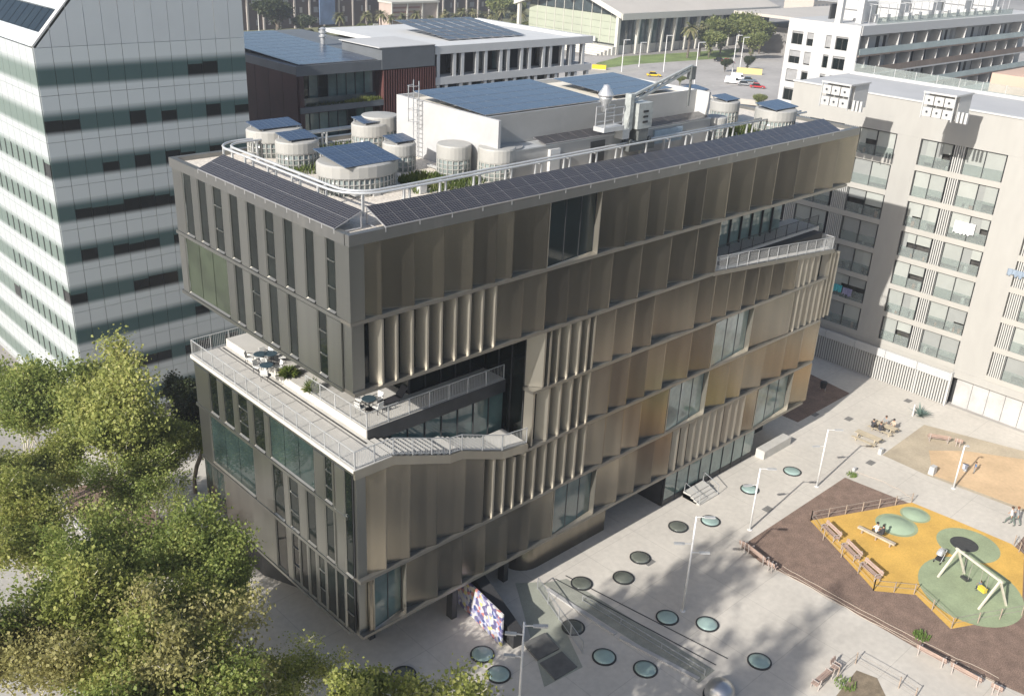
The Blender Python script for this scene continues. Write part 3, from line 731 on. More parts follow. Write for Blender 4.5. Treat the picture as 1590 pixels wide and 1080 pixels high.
# ---- terrace furniture and plants
TBL = mat('dark_teal_table', (.035, .06, .075), .4, nscale=2, namt=.15); CHR = mat('white_chair', (.62, .62, .60), .5, nscale=3, namt=.08); CHD = mat('black_chair', (.03, .03, .035), .5)
tp = thing('cafe_table', 'round dark cafe table', 'table', (0, 0, 0), 'round tables on the open terrace')
build(MB().lathe([(.02, .71), (.43, .71), (.45, .73), (.43, .75), (.02, .75)], n=20), 'table_top', TBL, tp)
build(MB().lathe([(.04, .03), (.04, .71)], n=8), 'leg', CHD, tp); build(MB().lathe([(.26, 0), (.26, .03), (.03, .05)], n=14), 'base', CHD, tp)
cp = thing('cafe_chair', 'pale armchair with thin legs', 'chair', (0, 0, 0), 'chairs round the terrace tables')
build(MB().cbox((0, 0, .44), (.46, .46, .05)), 'seat', CHR, cp); build(MB().hexa([(-.23,-.24,.5),(.23,-.24,.5),(.23,-.2,.5),(-.23,-.2,.5)], [(-.23,-.32,.85),(.23,-.32,.85),(.23,-.28,.85),(-.23,-.28,.85)]), 'backrest', CHR, cp)
for sx in (-.21, .21):
    for sy in (-.21, .21): build(MB().bar((sx, sy, 0), (sx, sy, .42), .03, .03), 'leg', CHD, cp)
    build(MB().bar((sx*1.1, -.24, .64), (sx*1.1, .16, .64), .04, .03), 'armrest', CHD, cp)
first = [True, True]
def put_t(pos, label):
    if first[0]: first[0] = False; tp.location = pos; tp['label'] = label; return
    dup(tp, pos, 0, label)
def put_c(pos, rz, label):
    if first[1]: first[1] = False; cp.location = pos; cp.rotation_euler = (0, 0, rz); cp['label'] = label; return
    dup(cp, pos, rz, label)
tabs = [((404, 549), 'round dark table of the terrace trio, furthest left', 'leftmost terrace table'), ((420, 548), 'round dark table of the terrace trio, right of the pair', 'right table of the terrace pair'), ((414, 566), 'round dark table of the terrace trio, nearest the railing', 'terrace table nearest the railing'),
        ((573, 618), 'round dark table on the terrace under the overhanging corner', 'table under the overhanging corner')]
for (px, py), lb, nm in tabs:
    c = onz(px, py, 16.85); c.z = 16.1; put_t(c, lb)
    for k in range(3 if px < 500 else 4):
        a = 0.5+k*2*math.pi/(3 if px < 500 else 4)+px; d = Vector((math.cos(a), math.sin(a), 0))
        side = ['far', 'near', 'outer', 'inner'][k]
        put_c(c+d*.72, a+math.pi/2, f'pale armchair on the {side} side of the {nm}')
lo = onz(604, 622, 16.4); lo.z = 16.1
lg = thing('lounge_chair', 'dark reclining lounge chair beside the table under the overhanging corner', 'chair', lo)
build(MB().hexa([lo+Vector((-.6,-.3,.25)), lo+Vector((.7,-.3,.35)), lo+Vector((.7,.3,.35)), lo+Vector((-.6,.3,.25))], [lo+Vector((-.6,-.3,.31)), lo+Vector((.7,-.3,.41)), lo+Vector((.7,.3,.41)), lo+Vector((-.6,.3,.31))]), 'seat', CHD, lg)
build(MB().hexa([lo+Vector((.7,-.3,.35)), lo+Vector((.76,-.3,.35)), lo+Vector((.76,.3,.35)), lo+Vector((.7,.3,.35))], [lo+Vector((1.2,-.3,.95)), lo+Vector((1.26,-.3,.95)), lo+Vector((1.26,.3,.95)), lo+Vector((1.2,.3,.95))]), 'backrest', CHD, lg)
for dx in (-.5, .6):
    for dy in (-.27, .27): build(MB().bar(lo+Vector((dx, dy, 0)), lo+Vector((dx, dy, .3)), .03, .03), 'leg', CHD, lg)
def frond_plant(name, label, c, r, h, n, m, cat='plant'):
    mb = MB(); rnd = random.Random(int(c.x*77+c.y*13))
    for i in range(n):
        a = rnd.random()*6.283; e = rnd.uniform(.2, 1.3); L = r*rnd.uniform(.6, 1.1); d = Vector((math.cos(a)*math.cos(e), math.sin(a)*math.cos(e), math.sin(e)*h/r)); sd = Vector((-math.sin(a), math.cos(a), 0))*.05
        p0 = Vector(c); p1 = p0+d*L*.6; p2 = p0+d*L+Vector((0, 0, -.18*L)); mb.add([p0-sd*.4, p0+sd*.4, p1+sd, p2, p1-sd], [(0,1,2,3,4)])
    o = build(mb, name, m, loc=c); return tag(o, label, cat)
FROND = leaf_mat('terrace_fronds', (.06, .11, .02), (.13, .17, .035), (.26, .25, .08))
c = onz(448, 582, 16.15); frond_plant('potted_fern', 'bushy green plant on the terrace beside the trio of tables', Vector((c.x, c.y, 16.1)), .9, .9, 260, FROND)
c = onz(484, 606, 16.15); frond_plant('potted_fern', 'thin straggly plant on the terrace where the inner railing starts', Vector((c.x, c.y, 16.1)), .75, 1.1, 150, FROND)
# ================================================================ white banded glass tower
def band_mat(name='printed_glass_panel', dark=.6, gl=(.065, .105, .105, 1), wh=(.47, .505, .51, 1)):
    m = bpy.data.materials.new(name); m.use_nodes = True; t = m.node_tree; N = t.nodes; L = t.links; p = N['Principled BSDF']
    g = N.new('ShaderNodeTexCoord'); s = N.new('ShaderNodeSeparateXYZ'); L.new(g.outputs['Object'], s.inputs[0])
    def rng(a, b, c, d):
        r = N.new('ShaderNodeMapRange'); r.interpolation_type = 'SMOOTHSTEP'
        r.inputs[1].default_value = a; r.inputs[2].default_value = b; r.inputs[3].default_value = c; r.inputs[4].default_value = d; L.new(s.outputs['Z'], r.inputs[0]); return r
    up = rng(1.8, 2.6, 0, 1); lo = rng(.4, .92, 1, 0)
    mx = N.new('ShaderNodeMath'); mx.operation = 'MAXIMUM'; L.new(up.outputs[0], mx.inputs[0]); L.new(lo.outputs[0], mx.inputs[1])
    oi = N.new('ShaderNodeObjectInfo')
    # behind the clear strip: blinds half down, dark rooms
    gt = N.new('ShaderNodeMath'); gt.operation = 'GREATER_THAN'; gt.inputs[1].default_value = dark; L.new(oi.outputs['Random'], gt.inputs[0])
    ht = N.new('ShaderNodeMath'); ht.operation = 'MULTIPLY_ADD'; ht.inputs[1].default_value = .9; ht.inputs[2].default_value = .95; L.new(oi.outputs['Random'], ht.inputs[0])
    lt = N.new('ShaderNodeMath'); lt.operation = 'LESS_THAN'; L.new(s.outputs['Z'], lt.inputs[0]); L.new(ht.outputs[0], lt.inputs[1])
    dk = N.new('ShaderNodeMath'); dk.operation = 'MULTIPLY'; L.new(gt.outputs[0], dk.inputs[0]); L.new(lt.outputs[0], dk.inputs[1])
    g1 = N.new('ShaderNodeMix'); g1.data_type = 'RGBA'; g1.inputs[6].default_value = gl; g1.inputs[7].default_value = (.018, .02, .02, 1); L.new(dk.outputs[0], g1.inputs[0])
    c = N.new('ShaderNodeMix'); c.data_type = 'RGBA'; L.new(mx.outputs[0], c.inputs[0]); L.new(g1.outputs[2], c.inputs[6]); c.inputs[7].default_value = wh
    L.new(c.outputs[2], p.inputs['Base Color'])
    r2 = N.new('ShaderNodeMapRange'); r2.inputs[3].default_value = .06; r2.inputs[4].default_value = .3; L.new(mx.outputs[0], r2.inputs[0]); L.new(r2.outputs[0], p.inputs['Roughness'])
    p.inputs['IOR'].default_value = 1.6
    return m
BAND = band_mat()
BANDL = band_mat('sunlit_printed_glass_panel', .96, (.13, .175, .155, 1), (.40, .43, .435, 1))  # copy for the sunlit face: sky reflection put into a lighter glass colour
TG = mat('white_glass_panel', (.45, .48, .49), .3, nscale=.3, namt=.04)
MUL = mat('thin_grey_joint', (.16, .17, .17), .5)
TX, TY, TW, TZ = -.3, 40.3, 17.35, 33.1
TW_ = thing('glass_tower', 'tall white office tower with smoky glass bands and a sloped upper corner', 'building', (TX, TY, 0))
build(MB().box(TX+.3, TX+TW-.2, TY+.3, TY+40, 0, TZ-.1), 'core', mat('tower_core', (.30, .31, .31), .8), TW_)
pw, ph = TW/13, 3.55
me = MB().box(.02, pw-.02, -.06, 0, .015, ph-.015).mesh('facade_panel'); me.materials.append(BAND)
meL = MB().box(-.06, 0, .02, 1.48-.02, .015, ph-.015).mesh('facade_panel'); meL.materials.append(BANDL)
meV = MB().box(-.09, -.061, 1.22, 1.40, .75, 2.05).mesh('open_vent')
zb = TZ-ph*.0
for k in range(9):
    z = TZ-3.62-k*ph+.0
    if z < 1: z = z
    for i in range(13): put('facade_panel', me, BAND, TW_, (i*pw, 0, z))
    for i in range(18):
        put('facade_panel', meL, BANDL, TW_, (0, i*1.48, z))
        if k > 1 and i < 9: put('open_vent', meV, DARK, TW_, (0, i*1.48, z))
# top: vertical side wall over the sloped upper corner
for i in range(13):
    a, b = i*pw, (i+1)*pw; h = lambda x: min(9.0, max(.0, (x)*1.09))
    if i == 0: q = MB().prism([(a+.02, -.06), (b-.02, -.06), (b-.02, 0), (a+.02, 0)], -.05, lambda x, y: -.03+h(x))
    else: q = MB().prism([(a+.02, -.06), (b-.02, -.06), (b-.02, 0), (a+.02, 0)], -.05, lambda x, y: h(x))
    q2 = [(x+TX, y+TY, z+TZ) for x, y, z in q.v]; q.v = q2; build(q, 'upper_panel', TG, TW_)
sl = lambda t: (TX+.92*t*1.0, TZ+1.0*t)      # up the slope
def slope_panel(y0, y1, t0, t1, m, name, lift=.0, parent=TW_):
    xa, za = sl(t0); xb, zb_ = sl(t1); n = Vector((-1, 0, .92)).normalized()*lift
    return build(MB().hexa([Vector((xa+.12, y0, za-.1)), Vector((xb+.12, y0, zb_-.1)), Vector((xb+.12, y1, zb_-.1)), Vector((xa+.12, y1, za-.1))],
        [Vector((xa, y0, za))+n, Vector((xb, y0, zb_))+n, Vector((xb, y1, zb_))+n, Vector((xa, y1, za))+n]), name, m, parent)
slope_panel(TY-.06, TY+.5, 0, 9, WHITE, 'edge_trim', .12)
for i in range(18):
    a, b = TY+.52+i*1.48, TY+.52+(i+1)*1.48
    slope_panel(a+.02, b-.02, 0, .93, TG, 'upper_panel'); slope_panel(a+.05, b-.05, .97, 2.5, GLASS, 'roof_window', -.06); slope_panel(a+.02, b-.02, 2.54, 9, TG, 'upper_panel')

# ================================================================ apartment block with screens, facing the sun
AX = 68.3
CREAM = mat('cream_render', (.337, .329, .307), .8, nscale=.12, stretch=(1, 1, .3), namt=.05, fine=.03)
CREAM2 = mat('cream_slab_edge', (.36, .348, .318), .75, nscale=.4, namt=.04)
SCREENS = [mat('screen_%s' % n, c, .6, nscale=.8, namt=.06) for n, c in (('pale', (.33, .345, .32)), ('mid', (.29, .305, .285)), ('grey', (.24, .25, .24)))]
ROOM = mat('dark_room', (.045, .043, .04), .6, nscale=1.5, namt=.6)
SLAT = mat('white_slat', (.45, .445, .425), .6)
AP = thing('apartment_block', 'cream apartment block with fabric window screens and vertical slats facing the plaza', 'building', (AX, 0, 0))
zs0, fh = 4.45, 3.1
build(MB().box(AX+.9, AX+14, -42, 17.2, 0, 28.9), 'core', DARK, AP)
build(MB().box(AX, AX+.9, -42, 17.2, 25.62, 28.95), 'wall', CREAM, AP)
build(MB().box(AX-.1, AX+.5, -42.1, 17.3, 28.95, 29.1), 'parapet', WHITE, AP)
build(MB().box(AX+.5, AX+14, -42, 17.2, 28.9, 28.98), 'roof', mat('apartment_roof', (.40, .40, .40), .8, nscale=.2, namt=.06), AP)
for y0, y1 in ((2.45, 4.9), (-9.0, -5.85), (-18.6, -15.2), (-30, -27)): build(MB().box(AX, AX+.9, y0, y1, 3.89, 25.615), 'wall', CREAM, AP)
bays = [(4.95, 16.9, 'a'), (-5.8, 2.4, 'b'), (-15.15, -9.05, 'c'), (-26.9, -18.7, 'd')]
rnd = random.Random(5)
def screenwin(y0, y1, z, n, fl):
    """a row of openings between slab edges: dark room, glass rail, fabric screens at different heights"""
    o = build(MB().box(AX+.62, AX+.66, y0, y1, z, z+2.55), 'window', ROOM, AP)
    ys = [y1-(y1-y0)*k/n for k in range(n+1)]
    for k in range(n):
        a, b = ys[k+1], ys[k]; m = rnd.choice(SCREENS); d = rnd.choice([1.0, 1.0, .85, .7, .55, .4, .4])
        if rnd.random() < .55 and d < 1:
            build(MB().box(AX+.14, AX+.17, a+.05, b-.04, z+2.55*(1-d), z+2.52), 'screen', m, o)
        elif d < 1:
            mid = a+(b-a)*rnd.uniform(.4, .65)
            build(MB().box(AX+.14, AX+.17, a+.05, mid, z+2.55*(1-d), z+2.52), 'screen', m, o)
            build(MB().box(AX+.17, AX+.2, mid, b-.04, z+2.55*(1-min(1, d+.3)), z+2.52), 'screen', rnd.choice(SCREENS), o)
        else:
            build(MB().box(AX+.14, AX+.17, a+.05, b-.04, z+rnd.choice([.02, .4]), z+2.52), 'screen', m, o)
        build(MB().box(AX+.07, AX+.1, a+.04, b-.04, z, z+1.02), 'rail_glass', CLEAR, o)
        if d < .9:      # what stands on the balcony
            for q in range(rnd.randint(1, 3)):
                yy = rnd.uniform(a+.3, b-.3); s = rnd.uniform(.2, .45); mm = rnd.choice([WHITE, CHD, GRASSM, mat('balcony_terracotta', (.35, .16, .09), .7) if 'balcony_terracotta' not in MATS else MATS['balcony_terracotta']])
                if mm is GRASSM:
                    g = MB(); 
                    for r_ in range(40):
                        p = Vector((AX+.42+rnd.uniform(-.12, .12), yy+rnd.uniform(-.3, .3), z+.2+rnd.random()*.7)); e = Vector((rnd.uniform(-.1, .1), rnd.uniform(-.1, .1), .1)); f_ = Vector((rnd.uniform(-.06, .06), .07, .05)); g.add([p, p+e, p+f_], [(0, 1, 2)])
                    build(g, 'balcony_plant', mm, o)
                else: build(MB().lathe([(s*.5, 0), (s*.55, s*1.2), (s*.4, s*1.7), (.02, s*1.75)], (AX+.42, yy, z), 10), 'balcony_item', mm, o)
    fr = MB()
    for y in ys: fr.box(AX+.03, AX+.13, y-.03, y+.03, z, z+2.55)
    fr.box(AX+.03, AX+.13, y0, y1, z+2.5, z+2.55)
    build(fr, 'frame', DARKMET, o)
def slats(y0, y1, z):
    k = int((y1-y0)/.2)
    for i in range(k): build(MB().box(AX+.0, AX+.12, y0+(i+.2)*(y1-y0)/k, y0+(i+.65)*(y1-y0)/k, z-.02, z+2.57), 'slat', SLAT, AP)
    build(MB().box(AX+.3, AX+.36, y0, y1, z, z+2.55), 'slat_backing', SCREENS[2], AP)
for f in range(7):
    z = zs0+f*fh
    for y0, y1, nm in bays: build(MB().box(AX-.02, AX+.9, y0-.05, y1+.05, z-.55, z), 'slab_edge', CREAM2, AP)
    screenwin(5.0, 8.9, z, 2, f); slats(9.05, 10.7, z); screenwin(10.9, 14.6, z, 2, f); slats(14.7, 16.0, z)
    screenwin(-.75, 2.35, z, 2, f); slats(-1.95, -.85, z); screenwin(-5.75, -2.05, z, 2, f)
    slats(-10.3, -9.1, z); screenwin(-15.1, -10.4, z, 2, f)
    screenwin(-26.8, -18.8, z, 4, f)
# ground floor: white slat screen under a solid band, then concrete doors
build(MB().box(AX+.0, AX+.9, -5.9, 17.2, 3.2, 3.88), 'wall', CREAM2, AP)
build(MB().box(AX+.0, AX+.9, -42, -5.92, 3.1, 3.88), 'wall', CREAM, AP)
GREYC = mat('grey_concrete', (.40, .395, .385), .75, nscale=.7, namt=.12, fine=.05)
for i in range(9):
    a = -6.3-i*1.62; build(MB().box(AX+.55, AX+.62, a-1.58, a, 0, 3.05), 'door_panel', GREYC, AP)
GT = thing('slatted_gate', 'long white slatted gate under a solid white band at the foot of the apartment block', 'gate', (68.0, 5, 0))
y = 15.0; n = 0
g = MB()
while y > -5.9:
    if n < 118: build(MB().box(67.86, 67.95, y-.13, y, .05, 3.6), 'slat', SLAT, GT)
    y -= .27; n += 1
for i in range(6):
    b = 15.05-i*3.5; build(MB().box(67.72, 67.85, b-3.46, b, 2.75, 3.62), 'solid_band', WHITEM, GT)
    build(MB().box(67.96, 68.04, b-.06, b, 0, 3.6), 'post', PALEG, GT)
build(MB().box(68.1, 68.14, -5.9, 15.0, 0, 3.2), 'backing', mat('gate_backing', (.16, .16, .155), .8), GT)
build(MB().box(67.7, 68.15, -6.06, -5.93, 0, 3.7), 'end_post', WHITE, GT)
# washing on balconies
def cloth(y0, y1, z0, z1, m, name, label, cat):
    mb = MB(); n = 12; rnd_ = random.Random(int(z0*10))
    xs = [AX-.10-.05*math.sin(i*1.9)-.03*rnd_.random() for i in range(n+1)]; dz = [rnd_.uniform(0, .35) for i in range(n+1)]
    for i in range(n):
        a, b = y0+(y1-y0)*i/n, y0+(y1-y0)*(i+1)/n
        mb.add([(xs[i], a, z1), (xs[i+1], b, z1), (xs[i+1]-.06, b, z0+dz[i+1]), (xs[i]-.06, a, z0+dz[i])], [(0,1,2,3)])
        mb.add([(xs[i], a, z1), (xs[i+1], b, z1), (xs[i+1]+.2, b, z1-.02), (xs[i]+.2, a, z1-.02)], [(3,2,1,0)])
    o = build(mb, name, m, loc=(AX, (y0+y1)/2, z0)); return tag(o, label, cat)
p = onx(1497, 357, AX); cloth(p.y-1.0, p.y+1.0, p.z-.5, p.z+.75, mat('white_laundry', (.78, .78, .77), .8), 'laundry', 'big white sheets hung over a balcony rail in the sun', 'laundry')
p = onx(1306, 450, AX); cloth(p.y-.1, p.y+1.0, p.z-.4, p.z+.5, mat('turquoise_towel', (.06, .38, .42), .8), 'towel', 'turquoise towel on a shaded balcony right behind the bronze building', 'laundry')
cloth(p.y-1.3, p.y-.2, p.z-.5, p.z+.4, mat('lilac_towel', (.26, .25, .38), .8), 'towel', 'lilac cloth hanging beside the turquoise towel', 'laundry')
p = onx(1578, 425, AX); cloth(p.y-.8, p.y+.8, p.z-.4, p.z+.35, mat('blue_grey_cloth', (.22, .27, .33), .8), 'laundry', 'grey blue washing over a balcony rail at the right picture edge', 'laundry')
# air conditioner racks on the roof
def ac_rack(px, py, label):
    c = onz(px, py, 28.98); o = thing('air_conditioner_rack', label, 'air conditioners', (c.x, c.y, 28.98), 'air conditioner racks on the apartment roof')
    W = 2.75
    build(MB().box(c.x+.9, c.x+3.4, c.y-W/2, c.y+W/2, 28.98, 31.1), 'housing', WHITEM, o)
    build(MB().box(c.x-.1, c.x+3.5, c.y-W/2-.1, c.y+W/2+.1, 31.1, 31.25), 'cover', WHITEM, o)
    for s in (-1, 1): build(MB().bar((c.x, c.y+s*W/2, 28.98), (c.x, c.y+s*W/2, 31.1), .1, .1), 'post', PALEG, o)
    for i in range(3):
        for j in range(2):
            y, z = c.y-.9+i*.9, 29.15+j*1.0
            u = build(MB().box(c.x, c.x+.45, y-.4, y+.4, z, z+.75), 'unit', WHITE, o)
            build(MB().tube([(c.x-.02, y, z+.38), (c.x+.0, y, z+.38)], .3, 16), 'fan', PALEG, u); build(MB().tube([(c.x-.04, y, z+.38), (c.x-.02, y, z+.38)], .1, 10), 'hub', DARKMET, u)
    for i in range(3): build(MB().box(c.x+.3, c.x+.6, c.y-W/2-.5-i*.35, c.y-W/2-.3-i*.35, 28.98, 29.9), 'pipe_box', WHITE, o)
ac_rack(1293, 168, 'rack of six white fan units on the apartment roof, nearer the bronze building')
ac_rack(1452, 186, 'rack of six white fan units on the apartment roof, further right')
rg = thing('roof_railing', 'glass railing along the back of the cream apartment roof', 'railing', (80, 0, 28.98))
for i in range(20):
    a = 16.8-i*2.4; build(MB().box(80.0, 80.03, a-2.35, a, 29.0, 30.1), 'glass_pane', CLEAR, rg); build(MB().bar((80.02, a, 28.98), (80.02, a, 30.15), .05, .05), 'post', PALEG, rg)
build(MB().box(79.6, 79.9, -31, 17, 28.98, 29.25), 'kerb', WHITE, rg)

# ================================================================ dark red building and the white framed one behind
RY = 56.0
REDC = mat('dark_red_cladding', (.050, .022, .022), .6, nscale=.4, namt=.25); REDF = mat('red_fin', (.11, .045, .04), .55, nscale=.6, namt=.15); GREYF = mat('slate_grey_fascia', (.115, .125, .135), .55, nscale=.5, namt=.1)
RB = thing('red_building', 'low dark red office building with planted glass front and a blue solar roof', 'building', (32, RY, 0))
build(MB().box(31.9, 50.9, RY+1.4, RY+30, 0, 26.6), 'core', REDC, RB)
build(MB().box(31.7, 51, RY+.05, RY+30, 26.61, 27.5), 'roof_edge', GREYF, RB)
build(MB().box(31.6, 43.0, RY-.05, RY+.04, 26.5, 27.6), 'fascia', GREYF, RB)
for k in range(10): build(MB().box(31.75, 31.89, RY+.2+k*3, RY+.2+k*3+2.95, 14, 26.6), 'cladding_panel', REDC, RB)
build(MB().box(31.9, 32.5, RY, RY+1.4, 14, 26.6), 'pier', REDC, RB)
for f in range(4):
    z = 23.2-f*4.4
    build(MB().box(31.9, 43.2, RY-.1, RY+1.39, z-.75, z-.1), 'slab_edge', GREYF, RB)
    for i in range(8):
        a = 32.6+i*1.25; build(MB().box(a+.03, a+1.2, RY+1.2, RY+1.25, z, z+3.3), 'glazed_panel', rnd.choice([TEAL, TEAL, TEAL2, GLASS]), RB)
        build(MB().box(a-.04, a+.02, RY+1.1, RY+1.3, z-.1, z+3.35), 'mullion', DARKMET, RB)
    build(MB().box(32.6, 42.6, RY+.6, RY+.65, z-.05, z+.75), 'rail_glass', FARGLASS, RB)
for i in range(22):
    a = 43.2+i*.365
    build(MB().box(a, a+.15, RY-.1, RY+.45, 10, 26.4), 'fin', REDF, RB)
build(MB().box(43.0, 51.0, RY+.46, RY+1.39, 10, 26.4), 'wall', REDC, RB)
build(MB().box(43.0, 50.8, RY-.12, RY+8, 26.5, 28.9), 'roof_box', GREYF, RB)
build(MB().box(42.6, 50.9, RY-.15, RY+8.1, 28.91, 29.0), 'roof_box_lid', WHITEM, RB)
gp = leaf_mat('ledge_plants', (.08, .12, .03), (.16, .19, .04), (.26, .25, .08))
grass_patch('ledge_plants', 'bright yellow green plants spilling over the red building ledge', 40.6, RY+.25, 2.6, .35, 23.0, 700, gp, (.35, .9))
grass_patch('ledge_plants', 'dark plants in the upper planter of the red building', 35.5, RY+.3, 3.0, .3, 23.0, 350, leaf_mat('shade_plants', (.03, .045, .02), (.06, .08, .03), (.1, .11, .05)), (.3, .7))
array('solar_array', 'field of blue solar panels on the red building roof', (32.4, RY+.8, 27.6), (1, 0, 0), (0, 1, .03), 6, 11, 1.75, 2.1, PVB, gap=.1, legs=False)
pf = thing('roof_flue', 'silver ringed flue on the red building roof', 'flue', (44.2, RY+14, 27.5))
build(MB().lathe([(.3, 0), (.3, 1.0), (.5, 1.05), (.5, 1.25), (.3, 1.3), (.3, 1.5), (.5, 1.55), (.5, 1.75), (.3, 1.8), (.48, 2.0), (.1, 2.2)], (44.2, RY+14, 27.5), 14), 'flue', GALV, pf)
WB = thing('white_frame_building', 'white office building with a deep open frame of square piers', 'building', (51, RY, 0))
WF = mat('white_concrete_frame', (.50, .505, .50), .7, nscale=.4, namt=.04)
xw0, xw1 = 51.0, 79.3; zt = 28.7
build(MB().box(xw0+.05, xw1-4, RY+2.4, RY+22, 0, zt-1.2), 'core', DARK, WB)
build(MB().box(xw0, xw1, RY, RY+1.0, zt-.95, zt), 'beam', WF, WB); build(MB().box(xw1-1, xw1-.003, RY+1.0, RY+24, zt-1.1, zt-.01), 'beam', WF, WB)
build(MB().box(xw0, xw1-1.01, RY+1.01, RY+24, zt-.9, zt-.4), 'roof', WF, WB)
for f in range(5):
    z = zt-3.7*(f+1)
    build(MB().box(xw0, xw1, RY, RY+2.0, z-.9, z), 'beam', WF, WB)
    build(MB().box(xw0+.1, xw1-.1, RY+2.0, RY+20, z-.8, z-.1), 'floor', WF, WB)
    i = 0; x = xw0+.3
    while x < xw1-.8:
        build(MB().prism([(x, RY+.05), (x+.5, RY+.05), (x+.95, RY+1.0), (x+.4, RY+1.0)], z, z+2.75), 'pier', WF, WB)
        if x < xw1-7 and (i+f) % 4 != 3: build(MB().box(x+.7, x+2.1, RY+2.2, RY+2.28, z+.1, z+2.7), 'glazed_panel', rnd.choice([GLASS, FARGLASS, TEAL]), WB)
        x += [2.6, 1.5, 2.4, 1.3][(i*7+f*3) % 4]; i += 1
    for k in range(5): build(MB().box(xw1-.75, xw1-.25, RY+3+k*4, RY+3.6+k*4, z, z+2.7), 'pier', WF, WB)
array('solar_array', 'grey solar panels in rows on the white framed building roof', (58, RY+6, zt-.2), (1, 0, 0), (0, 1, .1), 7, 6, 2.0, 2.0, PV, gap=.25, legs=False)
# ================================================================ white apartments with long balconies (upper right)
WX, WY, WZ = 126.7, 41.2, 29.8
WA = thing('balcony_apartments', 'white apartment slab with long stacked balconies and a windowed end wall', 'building', (WX, WY, 0))
ly = 13.2; lx = 75.0
build(MB().box(WX+.4, WX+lx, WY+1.9, WY+ly-.3, 0, WZ-.02), 'core', WHITEM, WA)
WG = mat('grey_shutter', (.26, .26, .26), .6, nscale=2, namt=.15)
# end wall with window openings
cols = [(1.9, 4.1), (4.9, 5.9), (8.2, 9.4), (10.2, 12.3)]
rows_ = [WZ-2.0-3.1*k for k in range(9)]
ys = [0]+[v for c in cols for v in c]+[ly]
def wy(v): return WY + v
for a, b in zip(ys[0::2], ys[1::2]): build(MB().box(WX, WX+.38, wy(a), wy(b), 0, WZ), 'wall', WHITEM, WA)
for ci, (a, b) in enumerate(cols):
    prev = WZ
    for ri, z in enumerate(rows_):
        build(MB().box(WX+.002, WX+.378, wy(a), wy(b), z, prev), 'wall', WHITEM, WA); prev = z-2.1
        wn = build(MB().box(WX+.3, WX+.36, wy(a), wy(b), z-2.1, z), 'window', ROOM, WA)
        n = 2 if b-a > 1.5 else 1
        for k in range(n):
            p, q = a+(b-a)*k/n, a+(b-a)*(k+1)/n; build(MB().box(WX+.24, WX+.29, wy(p+.06), wy(q-.06), z-2.05, z-.3), 'pane', GLASS, wn)
        sh = [.25, .35, 1.0, 1.9][(ci*3+ri*5) % 4]; build(MB().box(WX+.2, WX+.235, wy(a), wy(b), z-sh, z), 'shutter', WG, wn)
    build(MB().box(WX+.002, WX+.378, wy(a), wy(b), 0, prev), 'wall', WHITEM, WA)
# long front with balconies
BALG = mat('balcony_glass', (.36, .43, .42), .15, nscale=.2, namt=.12); BROWN = mat('brown_balcony', (.20, .155, .125), .6, nscale=.4, namt=.15)
rnd = random.Random(11)
build(MB().box(WX+.4, WX+lx, WY-.1, WY+1.9, WZ-1.5, WZ-.03), 'eaves_band', mat('grey_band', (.48, .48, .47), .7), WA)
for f in range(7):
    z = WZ-1.5-3.1*(f+1); 
    build(MB().box(WX+.4, WX+lx, WY-.2, WY+1.9, z-.25, z), 'balcony_slab', WHITEM if f % 2 else BROWN, WA)
    k = 0; x = WX+1.6
    while x < WX+lx-4:
        wdt = rnd.uniform(.8, 1.2)
        build(MB().box(x, x+wdt, WY+1.84, WY+1.895, z+.02, z+2.45), 'balcony_door', rnd.choice([DARK, GLASS, ROOM, WG]), WA); x += wdt+rnd.choice([.6, .9, 1.4, 1.4, 2.4])
    for i in range(14):
        a = WX+.5+i*5.3; build(MB().box(a, a+5.24, WY-.16, WY-.1, z+.02, z+1.05), 'balcony_front', BALG if f != 1 else BROWN, WA)
    for i in range(13):
        if rnd.random() < .8:
            a = WX+3+i*5.3; build(MB().box(a, a+.08, WY-.05, WY+1.83, z+.02, z+2.8), 'partition', WHITEM, WA)
for x in (8, 20, 33, 47, 60): build(MB().box(WX+x, WX+x+3.5, WY+4, WY+8, WZ, WZ+3.2), 'stair_hut', WHITEM, WA)
for k in range(2): build(MB().box(WX+.5+k*3.2, WX+1.4+k*3.2, WY+4.2-k*2, WY+5.2-k*2, WZ, WZ+4.2), 'chimney', WHITE, WA)
pg = MB()
for x in range(0, 60, 3): pg.bar((WX+6+x, WY+2, WZ+2.8), (WX+6+x, WY+12, WZ+2.8), .12, .12); pg.bar((WX+6+x, WY+2, WZ), (WX+6+x, WY+2, WZ+2.8), .12, .12)
build(pg, 'pergola', GALV, WA)
for i in range(16): build(MB().box(WX+6+i*3.7, WX+8.6+i*3.7, WY+9.2, WY+9.5, WZ, WZ+2.4), 'roof_screen', rnd.choice([DARKMET, WG, SCREENS[1]]), WA)
build(MB().box(WX+6, WX+62, WY+.6, WY+.65, WZ, WZ+1.0), 'roof_rail', CLEAR, WA)
for i in range(14):
    x = WX+9+i*3.9; u = MB().box(x, x+1.3, WY+2.5, WY+3.2, WZ, WZ+1.2); build(u, 'cooling_unit', WHITE, WA)

